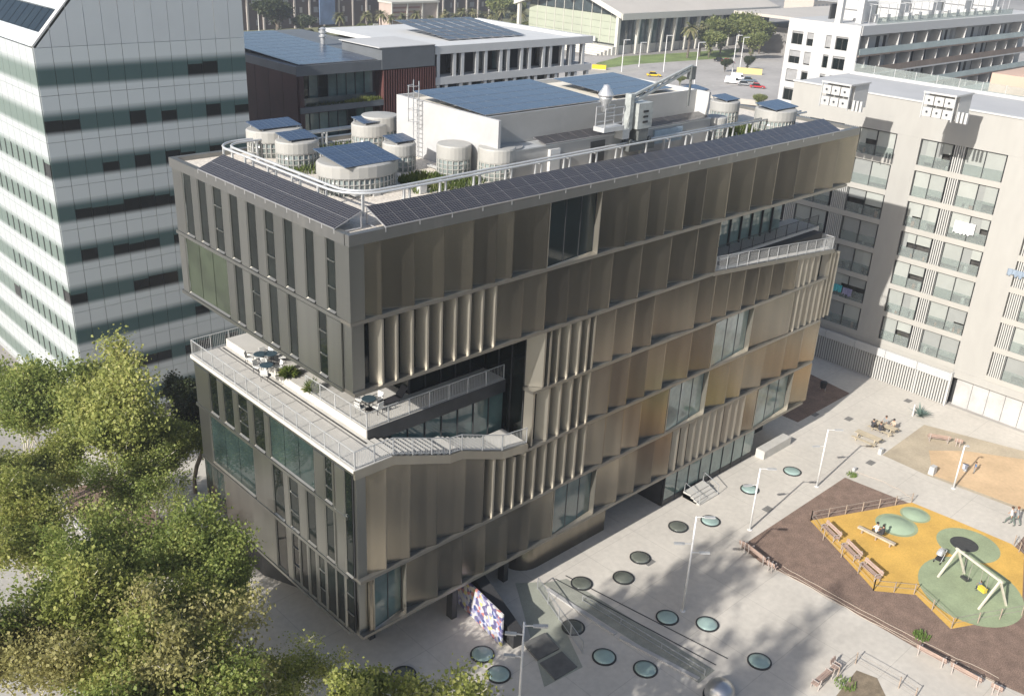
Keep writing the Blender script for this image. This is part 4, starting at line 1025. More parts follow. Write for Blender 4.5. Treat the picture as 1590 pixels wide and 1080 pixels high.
# salmon building at the right picture edge
SX, SY, SZ = 92.0, 6.3, 29.7
SALM = mat('salmon_render', (.50, .36, .28), .8, nscale=.2, namt=.06)
SB = thing('salmon_building', 'salmon rendered apartment block with a window strip at the right picture edge', 'building', (SX, SY, 0))
build(MB().box(SX+.3, SX+20, SY-25, SY-.1, 0, SZ-3.8), 'core', SALM, SB)
for z0_, z1_ in ((SZ-2.2, SZ), (0, SZ-3.9)): build(MB().box(SX, SX+20.2, SY-25, SY, z0_, z1_), 'wall', SALM, SB)
for i in range(14):
    a = SY-.3-i*1.5; build(MB().box(SX+.1, SX+.16, a-1.4, a, SZ-3.85, SZ-2.25), 'pane', rnd.choice([GLASS, FARGLASS]), SB); build(MB().box(SX+.02, SX+.2, a-1.5, a-1.4, SZ-3.88, SZ-2.22), 'mullion', WHITE, SB)
build(MB().box(SX+3, SX+9, SY-8, SY-3, SZ, SZ+2.6), 'roof_hut', WHITEM, SB); build(MB().box(SX+2.8, SX+9.2, SY-8.2, SY-2.8, SZ+2.6, SZ+2.8), 'roof', mat('red_tiles', (.42, .19, .13), .8), SB)

# ================================================================ pavilion hall beyond the road
HX, HY = 245.2, 191.6
HW = mat('hall_white', (.50, .485, .44), .7, nscale=.1, namt=.05); HG = mat('hall_screen', (.33, .355, .28), .5, nscale=.08, namt=.08); HR = mat('hall_roof', (.46, .425, .375), .8, nscale=.06, namt=.06)
HL = thing('sports_hall', 'long gabled hall with white columns, a pale green glazed gable and a beige roof', 'building', (HX, HY, 0))
wy_ = 50.0; ez, az = 13.5, 21.6; LXH = 95
prof = lambda y: ez+(az-ez)*(1-abs((y-HY)-wy_/2)/(wy_/2))
for s in (0, 1):
    y0, y1 = (HY-2, HY+wy_/2) if s == 0 else (HY+wy_/2, HY+wy_+2)
    za = lambda y: ez+(az-ez)*(1-abs((y-HY)-wy_/2)/(wy_/2))
    build(MB().hexa([(HX-3, y0, za(y0)), (HX+LXH, y0, za(y0)), (HX+LXH, y1, za(y1)), (HX-3, y1, za(y1))], [(HX-3, y0, za(y0)+1.0), (HX+LXH, y0, za(y0)+1.0), (HX+LXH, y1, za(y1)+1.0), (HX-3, y1, za(y1)+1.0)]), 'roof', HR, HL)
    build(MB().hexa([(HX-3.3, y0, za(y0)-.6), (HX-3.02, y0, za(y0)-.6), (HX-3.02, y1, za(y1)-.6), (HX-3.3, y1, za(y1)-.6)], [(HX-3.3, y0, za(y0)+1.2), (HX-3.02, y0, za(y0)+1.2), (HX-3.02, y1, za(y1)+1.2), (HX-3.3, y1, za(y1)+1.2)]), 'verge_board', HW, HL)
build(MB().box(HX-3, HX+LXH, HY-2.4, HY-2.02, ez-1.7, ez+.5), 'eaves_board', HW, HL)
for i in range(10):
    a, b = HY+2+i*4.6, HY+2+(i+1)*4.6
    for j in range(4): build(MB().box(HX+1.2, HX+1.4, a+.08, b-.08, 3.0+j*2.4, 3.0+(j+1)*2.4-.08), 'glazed_panel', HG, HL)
    build(MB().prism([(HX+1.5, a+.1), (HX+1.6, a+.1), (HX+1.6, b-.1), (HX+1.5, b-.1)], 12.7, lambda x, y: max(12.8, prof(y)-.5)), 'gable_pane', FARGLASS, HL)
    build(MB().box(HX+1.0, HX+1.3, a-.12, a+.06, 3, max(12.7, prof(a)-.4)), 'mullion', HW, HL)
build(MB().box(HX+2, HX+LXH-1, HY+1.5, HY+wy_-1.5, 0, 12.9), 'core', mat('hall_inside', (.12, .13, .12), .7), HL)
for y in (HY-.3, HY+wy_-.6): build(MB().box(HX-2.6, HX-1.4, y, y+1.2, 0, ez+.2), 'column', HW, HL)
for i in range(1, 13):
    x = HX+i*7.0; build(MB().hexa([(x-.35, HY-1.3, 0), (x+.35, HY-1.3, 0), (x+.35, HY-.6, 0), (x-.35, HY-.6, 0)], [(x-.5, HY-2.0, ez-1.6), (x+.5, HY-2.0, ez-1.6), (x+.5, HY-.6, ez-1.6), (x-.5, HY-.6, ez-1.6)]), 'column', HW, HL)
    build(MB().box(x-6.4, x-.6, HY+1.2, HY+1.45, 3.0, ez-2), 'side_pane', rnd.choice([FARGLASS, TEAL, FARGLASS]), HL)
    build(MB().box(x-6.8, x-.2, HY+.9, HY+1.19, 0, 2.9), 'base_wall', HW, HL)
for k in range(5): build(MB().box(HX-10+k*1.4, HX-1, HY+2-k*.5, HY+wy_-3, 0, .5+k*.55), 'step', HW, HL)
for x in (22, 30, 42, 52): 
    for s in (0, 1): build(MB().hexa(*[[(HX+x+dx, HY+11+dy, prof(HY+11+dy)+zz) for dx, dy in ((0,0),(5,0),(5,2.2),(0,2.2))] for zz in (1.0, 1.6)]), 'skylight', DARKMET, HL) if s == 0 else None
build(MB().lathe([(.1, -1.8), (1.2, -1.2), (1.6, 0), (1.4, .6), (.1, .7)], (HX-3.6, HY+wy_/2, az-2.2), 14, .4, 1), 'white_emblem', WHITE, HL)
for i in range(17): build(MB().box(HX-.4, HX-.1, HY+12+i*1.55, HY+12.9+i*1.55, 3.1, 4.3 if i % 3 else 4.9), 'sign_letter', WHITE, HL)
# canopy to the right of the hall
CN = thing('station_canopy', 'flat grey canopy roof on posts to the right of the hall', 'canopy', (325, 175, 0))
build(MB().box(300, 420, 150, 184, 13.0, 14.0), 'roof', HR, CN)
for i in range(8): build(MB().bar((306+i*15, 152, 0), (306+i*15, 152, 13), .8, .8), 'post', DARKMET, CN)
build(MB().box(310, 415, 165, 183, 0, 9), 'wall', mat('canopy_back', (.22, .21, .2), .7, nscale=.1, namt=.3), CN)

# ================================================================ long dark brick housing at the back
BRK = mat('dark_brown_brick', (.085, .062, .055), .8, nscale=.08, namt=.25); BRK2 = mat('red_brick', (.20, .085, .07), .8, nscale=.08, namt=.2); PIL = mat('pale_pilaster', (.36, .33, .30), .8)
HB = thing('brick_housing', 'very long dark brown brick housing block with pale thin piers, far behind the palms', 'building', (150, 300, 0))
hx0, hx1, hy = 120, 285, 298
build(MB().box(hx0, hx1, hy, hy+16, 0, 16), 'wall', BRK, HB)
build(MB().box(hx0-.5, hx1-38, hy-1, hy+.0, 13.2, 14.4), 'slab_edge', PIL, HB)
build(MB().box(hx0, hx1-38, hy+2, hy+14, 16, 22), 'upper_wall', BRK2, HB)
n = int((hx1-hx0)/6.6)
for i in range(n+1): build(MB().box(hx0+i*6.6-.3, hx0+i*6.6+.3, hy-.7, hy-.01, 0, 13.1 if hx0+i*6.6 < hx1-38 else 17), 'pier', PIL, HB)
for i in range(n):
    for f in range(3):
        x = hx0+i*6.6; z = 1.6+f*3.9
        k = (i*5+f*3) % 7
        w_ = [1.0, 2.6, 1.0, 1.0, 2.2, .9, 1.2][k]; o_ = [2.0, 2.0, 3.6, 1.2, 2.0, 4.2, 2.4][k]
        build(MB().box(x+o_, x+o_+w_, hy-.06, hy-.01, z, z+2.0), 'window', WG if k % 3 else PIL, HB)
for i in range(16): build(MB().box(hx0+4+i*7, hx0+6+i*7, hy+1.94, hy+1.99, 17.5, 20), 'window', WG, HB)
build(MB().box(190, 197, hy-1.2, hy-.72, 1, 13), 'blue_screen', mat('blue_mural_wall', (.10, .15, .25), .7, nscale=.15, namt=.35), HB)
for (x0_, x1_, y_, h_, m_, lb) in ((290, 330, 330, 19, mat('cream_housing', (.55, .50, .42), .8, nscale=.05, namt=.06), 'cream block of flats far behind the palms, just left of the hall'),
        (330, 420, 345, 15, mat('beige_housing', (.42, .38, .33), .8), 'low beige block in the distance behind the hall roof'), (470, 600, 250, 12, MATS['beige_housing'], 'long low beige building in the distance above the white apartments'),
        (100, 185, 345, 26, BRK2, 'reddish brick block behind the long dark housing')):
    o = thing('distant_block', lb, 'building', (x0_, y_, 0)); build(MB().box(x0_, x1_, y_, y_+18, 0, h_), 'wall', m_, o)
    for i in range(int((x1_-x0_)/4)):
        for f in range(int(h_/3.3)): build(MB().box(x0_+1+i*4, x0_+2.6+i*4, y_-.06, y_-.01, 1.2+f*3.3, 2.9+f*3.3), 'window', WG, o)
PK = thing('pale_kiosk', 'small flat roofed pale pavilion with a white frame in front of the brick housing', 'building', (216, 282, 0))
build(MB().box(213, 236, 282, 290, 0, 9.5), 'wall', mat('pink_beige_wall', (.42, .34, .30), .8, nscale=.2, namt=.15), PK)
build(MB().box(212.6, 236.6, 281.2, 290.4, 9.5, 10.2), 'roof', HW, PK)
for x in (213, 220.5, 228, 235.8): build(MB().bar((x, 281.6, 0), (x, 281.6, 9.5), .5, .5), 'column', HW, PK)
for i in range(5): build(MB().box(213.3, 227, 281.9, 281.96, .8+i*1.7, 1.5+i*1.7), 'louvre', mat('dusky_red', (.25, .13, .11), .8) if 'dusky_red' not in MATS else MATS['dusky_red'], PK)
# ================================================================ ground, roads, plaza
GROUND = mat('city_ground', (.27, .255, .235), .9, nscale=.02, namt=.25, fine=.1)
PAVE = mat('plaza_concrete', (.505, .472, .418), .85, nscale=.16, namt=.09, fine=.06)
def joints(m, sx, sy, amt=.86, w=.012):
    t = m.node_tree; N = t.nodes; L = t.links; p = N['Principled BSDF']
    g = N.new('ShaderNodeNewGeometry'); s = N.new('ShaderNodeSeparateXYZ'); L.new(g.outputs['Position'], s.inputs[0]); acc = None
    for ax, c in (('X', sx), ('Y', sy)):
        d = N.new('ShaderNodeMath'); d.operation = 'DIVIDE'; d.inputs[1].default_value = c; L.new(s.outputs[ax], d.inputs[0])
        f = N.new('ShaderNodeMath'); f.operation = 'FRACT'; L.new(d.outputs[0], f.inputs[0])
        l = N.new('ShaderNodeMath'); l.operation = 'LESS_THAN'; l.inputs[1].default_value = w; L.new(f.outputs[0], l.inputs[0])
        if acc is None: acc = l
        else:
            a = N.new('ShaderNodeMath'); a.operation = 'MAXIMUM'; L.new(acc.outputs[0], a.inputs[0]); L.new(l.outputs[0], a.inputs[1]); acc = a
    # gum spots and drips
    v = N.new('ShaderNodeTexNoise'); v.inputs['Scale'].default_value = 1.3; v.inputs['Detail'].default_value = 8; v.inputs['Roughness'].default_value = .75; L.new(g.outputs['Position'], v.inputs[0])
    st = N.new('ShaderNodeMapRange'); st.inputs[1].default_value = .66; st.inputs[2].default_value = .74; st.inputs[3].default_value = 1; st.inputs[4].default_value = .72; L.new(v.outputs[0], st.inputs[0])
    k = N.new('ShaderNodeMapRange'); k.inputs[3].default_value = 1; k.inputs[4].default_value = amt; L.new(acc.outputs[0], k.inputs[0])
    mu = N.new('ShaderNodeMath'); mu.operation = 'MULTIPLY'; L.new(k.outputs[0], mu.inputs[0]); L.new(st.outputs[0], mu.inputs[1])
    cc = N.new('ShaderNodeCombineColor'); [L.new(mu.outputs[0], cc.inputs[i]) for i in range(3)]
    mx = N.new('ShaderNodeMix'); mx.data_type = 'RGBA'; mx.blend_type = 'MULTIPLY'; mx.inputs[0].default_value = 1
    old = p.inputs['Base Color'].links[0].from_socket; L.new(old, mx.inputs[6]); L.new(cc.outputs[0], mx.inputs[7]); L.new(mx.outputs[2], p.inputs['Base Color'])
joints(PAVE, 5.2, 5.2, .74, .007)
sheet([(-1500, -1500), (2500, -1500), (2500, 2500), (-1500, 2500)], 0.0, 'ground', GROUND)
sheet([(-40, -60), (68.3, -60), (68.3, 38), (-40, 38)], .004, 'plaza_pavement', PAVE)
ASPH = mat('sun_bleached_asphalt', (.36, .34, .315), .9, nscale=.05, namt=.15, fine=.08)
LAWN = mat('lawn', (.15, .20, .06), .9, nscale=.12, namt=.35, fine=.2)
PAVE2 = mat('pale_pavement', (.38, .36, .32), .85, nscale=.06, namt=.15, fine=.06)
sheet([(120, 30), (420, 30), (420, 186), (245, 186), (150, 240), (90, 240)], .004, 'road', ASPH)
sheet([tuple(v) for v in G2((926, 108), (985, 100), (1135, 90), (1150, 76), (1060, 82), (965, 88), (926, 98))], .012, 'lawn', LAWN)
sheet([tuple(v) for v in G2((900, 118), (985, 113), (1000, 106), (900, 110))], .012, 'traffic_island', PAVE2)
sheet([(60, 240), (420, 240), (420, 330), (60, 330)], .008, 'park_ground', mat('park_ground', (.16, .16, .08), .9, nscale=.05, namt=.4))
sheet([(-40, -120), (120, -120), (120, -38), (-40, -38)], .008, 'added_far_street', mat('added_dark_ground', (.06, .06, .06), .9, nscale=.1, namt=.2))  # added out of view, tree shade in its colour, darkens the front's reflection
LINEM = mat('road_paint', (.62, .62, .60), .7)
a = onz(950, 121); b = onz(1180, 138)
rm = MB()
for i in range(18):
    p = a.lerp(b, (i+.2)/18); q = a.lerp(b, (i+.55)/18); d = (q-p).normalized(); s = Vector((-d.y, d.x, 0))*.14
    rm.add([(v.x, v.y, .016) for v in (p-s, q-s, q+s, p+s)], [(0,1,2,3)])
structure(rm, 'road_markings', LINEM)
# underpass wall
a = onz(1050, 150); b = onz(1190, 166)
uw = MB(); d = (b-a).normalized(); nrm = Vector((-d.y, d.x, 0))
def strip(p, q, t, z0, z1): 
    s = nrm*t; return MB().hexa([(p.x, p.y, z0), (q.x, q.y, z0), (q.x+s.x, q.y+s.y, z0), (p.x+s.x, p.y+s.y, z0)], [(p.x, p.y, z1), (q.x, q.y, z1), (q.x+s.x, q.y+s.y, z1), (p.x+s.x, p.y+s.y, z1)])
tag(build(strip(a, b, .6, 0, 1.4), 'parapet_wall', PAVE2, loc=a), 'long low concrete parapet of the underpass beside the road', 'wall')
sheet([(a.x, a.y-.2), (b.x, b.y-.2), (b.x-6, b.y-13), (a.x-2, a.y-7)], .02, 'underpass', mat('underpass_shade', (.06, .05, .045), .9))  # flat dark sheet, the underpass gap's shade painted on the ground
# --- playground beds
MULCH = mat('brown_mulch', (.20, .138, .106), .95, nscale=1.1, namt=.22, bump=.7, bscale=16, fine=.4)
SAND = mat('worn_earth', (.40, .34, .25), .9, nscale=.35, namt=.16, fine=.08)
YEL = mat('yellow_rubber', (.56, .345, .08), .85, nscale=.5, namt=.13, fine=.08); ORA = mat('orange_rubber', (.53, .38, .23), .85, nscale=.25, namt=.16, fine=.06); GRN = mat('green_rubber', (.27, .32, .195), .85, nscale=.6, namt=.14, fine=.08)
bed = G2((1312, 741), (1150, 848), (1180, 872), (1260, 912), (1420, 1004), (1590, 1078)) + [(33.5, -34), (55, -34)] + G2((1590, 832), (1575, 850), (1420, 784))
sheet(bed, .012, 'mulch_bed', MULCH)
yl = G2((1258, 808), (1416, 780), (1480, 806), (1570, 844), (1590, 860), (1586, 958), (1530, 966), (1476, 976), (1422, 923), (1358, 917), (1310, 864))
sheet(yl, .02, 'rubber_play_surface', YEL)
sheet(G2((1370, 706), (1435, 659), (1590, 700), (1590+60, 760), (1650, 830), (1590, 794), (1440, 738)), .012, 'worn_earth_bed', SAND)
sheet(G2((1442, 699), (1500, 700), (1590, 713), (1660, 740), (1660, 825), (1590, 790), (1449, 738)), .02, 'rubber_play_surface', ORA)
def disc(c, rx, ry, z, name, m, rot=0, n=36):
    return sheet([(c.x+rx*math.cos(t)*math.cos(rot)-ry*math.sin(t)*math.sin(rot), c.y+rx*math.cos(t)*math.sin(rot)+ry*math.sin(t)*math.cos(rot)) for t in [2*math.pi*i/n for i in range(n)]], z, name, m)
disc(onz(1503, 846), 2.35, 2.35, .026, 'green_play_circle', GRN)
# large green oval under the swings
gp_ = G2(*[(1508+84*math.cos(t)*.98+10*math.sin(t), 919+52*math.sin(t)+18*math.cos(t)) for t in [2*math.pi*i/40 for i in range(40)]])
sheet(gp_, .03, 'green_play_circle', GRN)
TRM = mat('black_mesh', (.045, .046, .045), .8, nscale=4, namt=.2)
c = onz(1497, 845); tr = thing('ground_trampoline', 'round black trampoline sunk in a green rubber circle', 'trampoline', (c.x, c.y, 0))
build(MB().lathe([(1.05, .03), (1.05, .05), (.02, .055)], c, 28), 'jumping_mat', TRM, tr); build(MB().lathe([(1.06, .03), (1.06, .06), (1.18, .06), (1.18, .03)], c, 28), 'rim', GRN, tr)
PGM = mat('pale_green_rubber', (.30, .385, .27), .8, nscale=.5, namt=.08)
for (px, py), r, h, lb in (((1392, 815), 1.45, .3, 'larger green rubber play mound beside the seesaw'), ((1421, 799), 1.05, .22, 'smaller green rubber play mound next to the larger one')):
    c = onz(px, py); mm = thing('play_mound', lb, 'play mound', (c.x, c.y, 0), 'green rubber mounds')
    build(MB().lathe([(r, .02), (r*.97, .03), (r*.8, h*.3), (r*.6, h*.7), (r*.3, h*.95), (.02, h)], c, 26), 'mound', PGM, mm, True); build(MB().lathe([(r*1.14, .022), (r*1.14, .028), (r*.98, .03)], c, 26), 'edge', GRN, mm)
# --- glass floor lights (round skylights in the paving)
SKG = glass_mat('pale_floor_glass', (.30, .40, .37), .12, 1.5, .2); SKD = glass_mat('dull_floor_glass', (.12, .13, .11), .2, 1.5, .25)
RIM = mat('black_rim', (.025, .027, .028), .5)
sk = [((627, 1048), 1, 'nearest the corner of the bronze building, behind the treetop'), ((749, 1016), 0, 'beside the lower end of the painted panel'), ((774, 1047), 0, 'left of the nearest lamp post'), ((938, 1020), 0, 'left one of the pair below the ramp'), ((1002, 1039), 0, 'right one of the pair below the ramp'),
      ((1036, 959), 0, 'at the foot of the tall lamp post'), ((1098, 969), 0, 'just right of the tall lamp post foot'), ((890, 974), 1, 'between the ramp rail and the long bench, dull glass'), ((903, 906), 1, 'at the top of the ramp, dark glass'), ((968, 897), 1, 'dark glass, second beyond the ramp top'),
      ((994, 866), 1, 'dark glass, nearest the curved bronze wall'), ((1053, 818), 1, 'dull glass left of the tall lamp post head'), ((1103, 809), 0, 'bright glass right of the tall lamp post head'), ((1164, 760), 0, 'beside the second lamp post'), ((1230, 732), 0, 'furthest away, before the third lamp post'), ((1179, 1027), 0, 'out in the shade right of the steel dome')]
for (px, py), dk, lb in sk:
    c = onz(px, py); o = thing('floor_light', 'round glass skylight in the paving, '+lb, 'floor skylight', (c.x, c.y, 0), 'round glass lights set in the plaza')
    build(MB().lathe([(.80, .006), (.80, .08), (.70, .09), (.70, .05)], c, 28), 'rim', RIM, o)
    build(MB().lathe([(.70, .05), (.69, .10), (.5, .15), (.02, .19)], c, 28), 'glass_dome', SKD if dk else SKG, o, True)
# --- lamp posts
LMP = mat('white_lamp_steel', (.66, .66, .65), .45, .1, nscale=2, namt=.05)
def lamp(bpx, tpx, label, arms, zbase=0, h=None):
    b = onz(*bpx); h = h or topz(b, *tpx)
    o = thing('lamp_post', label, 'lamp post', (b.x, b.y, 0), 'white lamp posts on the plaza')
    build(MB().tube([(b.x, b.y, 0), (b.x, b.y, h)], [.085, .06], 10), 'pole', LMP, o, True)
    build(MB().lathe([(.2, 0), (.2, .03), (.1, .06)], (b.x, b.y, .004), 10), 'base_plate', LMP, o)
    for z, a, L in arms:
        d = Vector((math.cos(a), math.sin(a), 0)); p = Vector((b.x, b.y, h-z))
        ar = build(MB().bar(p, p+d*L, .05, .05), 'arm', LMP, o)
        build(MB().bar(p+d*L*.45, p+d*L*1.05, .22, .09), 'lamp_head', PALEG, ar)
    return o
arm0 = -.9
lamp((1164, 822), (1179, 726), 'white lamp post between the shop steps and the far corner of the mulch bed', [(.05, -.75, 1.2), (1.5, 2.6, 1.1)])
lamp((1060, 948), (1081, 801), 'tall white lamp post in the middle of the plaza, nearest the mulch bed corner benches', [(.05, -.75, 1.2), (2.2, 2.4, 1.2), (2.9, -.75, 1.2)])
lamp((1268, 755), (1286, 666), 'white lamp post nearest the wooden picnic tables', [(.05, -.75, 1.2), (1.6, 2.6, 1.1)])
lamp((1480, 758), (1495, 693), 'short white lamp post on the edge of the orange rubber ground', [(.05, -.75, .35)], h=4.3)
b = onz(814, 965, 7.6)
o = lamp((800, 1180), (1, 1), 'grey lamp post nearest the viewer, rising beside the painted panel', [], h=7.6)
o.location = (b.x, b.y, 0)
for z, a, L in ((.25, -.75, 1.3), (.9, 2.3, 1.0), (2.5, 2.3, 1.0)):
    d = Vector((math.cos(a), math.sin(a), 0)); ROOT[o.name] = Vector((b.x, b.y, 0)); p = Vector((b.x, b.y, 7.6-z))
    ar = build(MB().bar(p, p+d*L, .06, .06), 'arm', LMP, o); build(MB().bar(p+d*L*.4, p+d*L*1.05, .24, .1), 'lamp_head', PALEG, ar)
# --- benches
WOOD = mat('pinkish_bench_wood', (.36, .265, .22), .7, nscale=2.5, namt=.2, stretch=(1, 1, 4)); BLEG = mat('bench_iron', (.50, .45, .42), .5, .3)
bp = thing('park_bench', 'bench', 'bench', (0, 0, 0), 'wooden benches round the playground')
def bench_parts(o, L=2.0, seats=True):
    for k in range(3): build(MB().box(-L/2, L/2, -.22+k*.15, -.09+k*.15, .42, .46), 'seat_slat', WOOD, o)
    for k in range(2): build(MB().hexa([(-L/2,.24+k*.04,.58+k*.16),(L/2,.24+k*.04,.58+k*.16),(L/2,.27+k*.04,.58+k*.16),(-L/2,.27+k*.04,.58+k*.16)], [(-L/2,.27+k*.04,.72+k*.16),(L/2,.27+k*.04,.72+k*.16),(L/2,.30+k*.04,.72+k*.16),(-L/2,.30+k*.04,.72+k*.16)]), 'back_slat', WOOD, o)
    for s in (-1, 1):
        m_ = MB(); x = s*(L/2-.2)
        m_.bar((x, -.24, 0), (x, -.2, .42), .05, .06).bar((x, .26, 0), (x, .36, .92), .05, .06).bar((x, -.24, .41), (x, .28, .41), .05, .05).bar((x, -.24, .63), (x, .28, .63), .05, .04).bar((x, -.23, .42), (x, -.23, .63), .05, .05)
        build(m_, 'leg_frame', BLEG, o)
bench_parts(bp)
ap = thing('park_armchair', 'armchair', 'bench', (0, 0, 0), 'single wooden park seats')
bench_parts(ap, .7)
fb = [True, True]
def bench(pa, pb, label, flip=0, kind=0, off=0):
    a = onz(*pa, .3); b = onz(*pb, .3); c = (a+b)/2; c.z = .012; rz = math.atan2(b.y-a.y, b.x-a.x)+(math.pi if flip else 0)
    src = (bp, ap)[kind]
    if fb[kind]: fb[kind] = False; src.location = c; src.rotation_euler = (0, 0, rz); src['label'] = label; return src
    return dup(src, c, rz, label)
bench((1166, 853), (1190, 872), 'long wooden bench at the near left corner of the mulch bed', 1)
bench((1150, 845), (1162, 850), 'single wooden seat left of the bench at the mulch bed corner', 1, 1)
bench((1193, 876), (1206, 884), 'single wooden seat right of the bench at the mulch bed corner', 1, 1)
bench((1424, 1006), (1471, 1031), 'left one of two long benches on the near edge of the mulch bed', 1)
bench((1477, 1034), (1525, 1060), 'right one of two long benches on the near edge of the mulch bed', 1)
bench((1540, 1066), (1556, 1074), 'single wooden seat at the near right end of the mulch bed', 1, 1)
bench((1278, 817), (1300, 838), 'bench inside the yellow ground by the fence, furthest away', 0)
bench((1308, 845), (1333, 870), 'bench inside the yellow ground by the fence, middle one', 0)
bench((1338, 876), (1364, 899), 'bench inside the yellow ground by the fence, nearest', 0)
bench((1438, 678), (1476, 684), 'bench on the worn earth beyond the lamp post', 1)
bench((1482, 686), (1494, 689), 'single seat on the worn earth behind the short lamp post', 1, 1)
bench((1262, 1066), (1290, 1042), 'wooden bench at the bottom of the plaza, seen end on', 1)
bench((1294, 1040), (1302, 1032), 'single wooden seat behind the bottom plaza bench', 0, 1)
# picnic tables
PWD = mat('pale_picnic_wood', (.42, .36, .26), .8, nscale=2, namt=.15)
def picnic(px, py, label, first=None):
    c = onz(px, py); c.z = .012
    o = thing('picnic_table', label, 'picnic table', c, 'picnic tables at the plaza end')
    L = 2.4
    for k in range(5): build(MB().box(c.x-.42+k*.17, c.x-.27+k*.17, c.y-L/2, c.y+L/2, .72, .76), 'top_plank', PWD, o)
    for s in (-1, 1):
        for k in range(2): build(MB().box(c.x+s*.78-.15+k*.16, c.x+s*.78-.01+k*.16, c.y-L/2, c.y+L/2, .42, .46), 'bench_plank', PWD, o)
        m_ = MB(); y = c.y+s*.85; m_.bar((c.x-.6, y, .01), (c.x-.25, y, .72), .08, .08).bar((c.x+.6, y, .01), (c.x+.25, y, .72), .08, .08).bar((c.x-.85, y, .38), (c.x+.85, y, .38), .06, .08); build(m_, 'trestle', PWD, o)
    return c
pt1 = picnic(1346, 686, 'empty pale wooden picnic table beside the third lamp post')
pt2 = picnic(1371, 670, 'pale wooden picnic table with people sitting at it')
# concrete cubes
for (px, py), s, lb in (((1367, 704), .5, 'small white concrete block at the corner of the worn earth bed'), ((1447, 735), .7, 'tall white concrete block at the corner of the orange ground'), ((1326, 731), .35, 'small white block at the tip of the mulch bed')):
    c = onz(px, py); build(MB().hexa([(c.x-s*.5, c.y-s*.35, .01), (c.x+s*.5, c.y-s*.35, .01), (c.x+s*.5, c.y+s*.35, .01), (c.x-s*.5, c.y+s*.35, .01)], [(c.x-s*.45, c.y-s*.3, s*1.1), (c.x+s*.45, c.y-s*.3, s*1.1), (c.x+s*.45, c.y+s*.3, s*1.1), (c.x-s*.45, c.y+s*.3, s*1.1)]), 'concrete_block', WHITEM, loc=c, label=lb, cat='block')
# --- wire fences
POST = mat('wood_fence_post', (.30, .24, .19), .8, nscale=3, namt=.2); WIRE = mat('fence_wire', (.30, .27, .24), .6)
def wirefence(pts, label, n_each, name='wire_fence', h=.95, posts=True, sag=.0, zs_=(.45, .88)):
    P_ = [onz(*p) for p in pts]; o = thing(name, label, 'fence', P_[0])
    wm = MB()
    for a, b in zip(P_, P_[1:]):
        k = n_each if not hasattr(n_each, '__len__') else n_each[P_.index(a)]
        for i in range(k+1):
            p = a.lerp(b, i/k)
            if i < k or b is P_[-1]: build(MB().bar((p.x, p.y, 0), (p.x, p.y, h), .065, .065), 'post', POST, o)
        for z in zs_:
            for i in range(k):
                p, q = a.lerp(b, i/k), a.lerp(b, (i+1)/k)
                wm.bar((p.x, p.y, z), (q.x, q.y, z), .022, .022)
    build(wm, 'wire', WIRE, o); return o
wirefence([(1259, 808), (1415, 780)], 'post and wire fence along the far left side of the yellow ground', 6)
wirefence([(1259, 808), (1278, 838), (1306, 865), (1332, 890), (1356, 916)], 'post and wire fence behind the three benches of the yellow ground', 1)
wirefence([(1356, 916), (1388, 919), (1419, 922), (1447, 947), (1477, 975), (1518, 967), (1552, 961), (1586, 955)], 'post and wire fence round the near tip of the yellow ground by the swings', 1)
wirefence([(1574, 846), (1590, 868), (1600, 900)], 'post and wire fence at the right picture edge of the yellow ground', 2)
wirefence([(1300, 1053), (1328, 1030), (1395, 1068), (1420, 1085)], 'thin wire fence round the planting bed at the bottom edge', 1)
# sagging irrigation ropes along the mulch edge
def ropes(pts, label, offs, name='drip_hose'):
    P_ = [onz(*p) for p in pts]; o = thing(name, label, 'hose', P_[0])
    rr = random.Random(3)
    for of in offs:
        q = []
        for a, b in zip(P_, P_[1:]):
            d = (b-a).normalized(); s = Vector((-d.y, d.x, 0))
            for k in range(4): p = a.lerp(b, k/4)+s*(of+rr.uniform(-.09, .09)); q.append((p.x, p.y, .04))
        build(MB().tube(q, .022, 4), 'hose', mat('beige_hose', (.40, .34, .28), .8) if 'beige_hose' not in MATS else MATS['beige_hose'], o)
ropes([(1206, 886), (1260, 915), (1330, 955), (1420, 1003), (1500, 1040), (1560, 1070)], 'beige irrigation hoses lying along the near edge of the mulch bed', (.12, .32, .75))
ropes([(1326, 736), (1370, 752), (1395, 765), (1416, 782)], 'thin hose lying across the paving at the far tip of the mulch bed', (.5,))
# planting tufts
TUFT = leaf_mat('fresh_green_tuft', (.10, .17, .04), (.18, .26, .07), (.26, .32, .12))
for (px, py), n, r, lb in (((1430, 988), 160, .6, 'bright green tuft at the mulch edge left of the two near benches'), ((1322, 738), 80, .45, 'small green tuft at the far tip of the mulch bed'), ((1312, 1062), 90, .7, 'low dry tuft in the planting bed at the bottom edge')):
    c = onz(px, py); c.z = .02; grass_patch('grass_tuft', lb, c.x, c.y, r, r, .02, n, TUFT, (.2, .5), 'plant')
sheet(G2((1290, 1090), (1330, 1040), (1362, 1052), (1380, 1090)), .012, 'planting_bed', mat('dry_soil', (.20, .16, .11), .95, nscale=2, namt=.3, fine=.2))
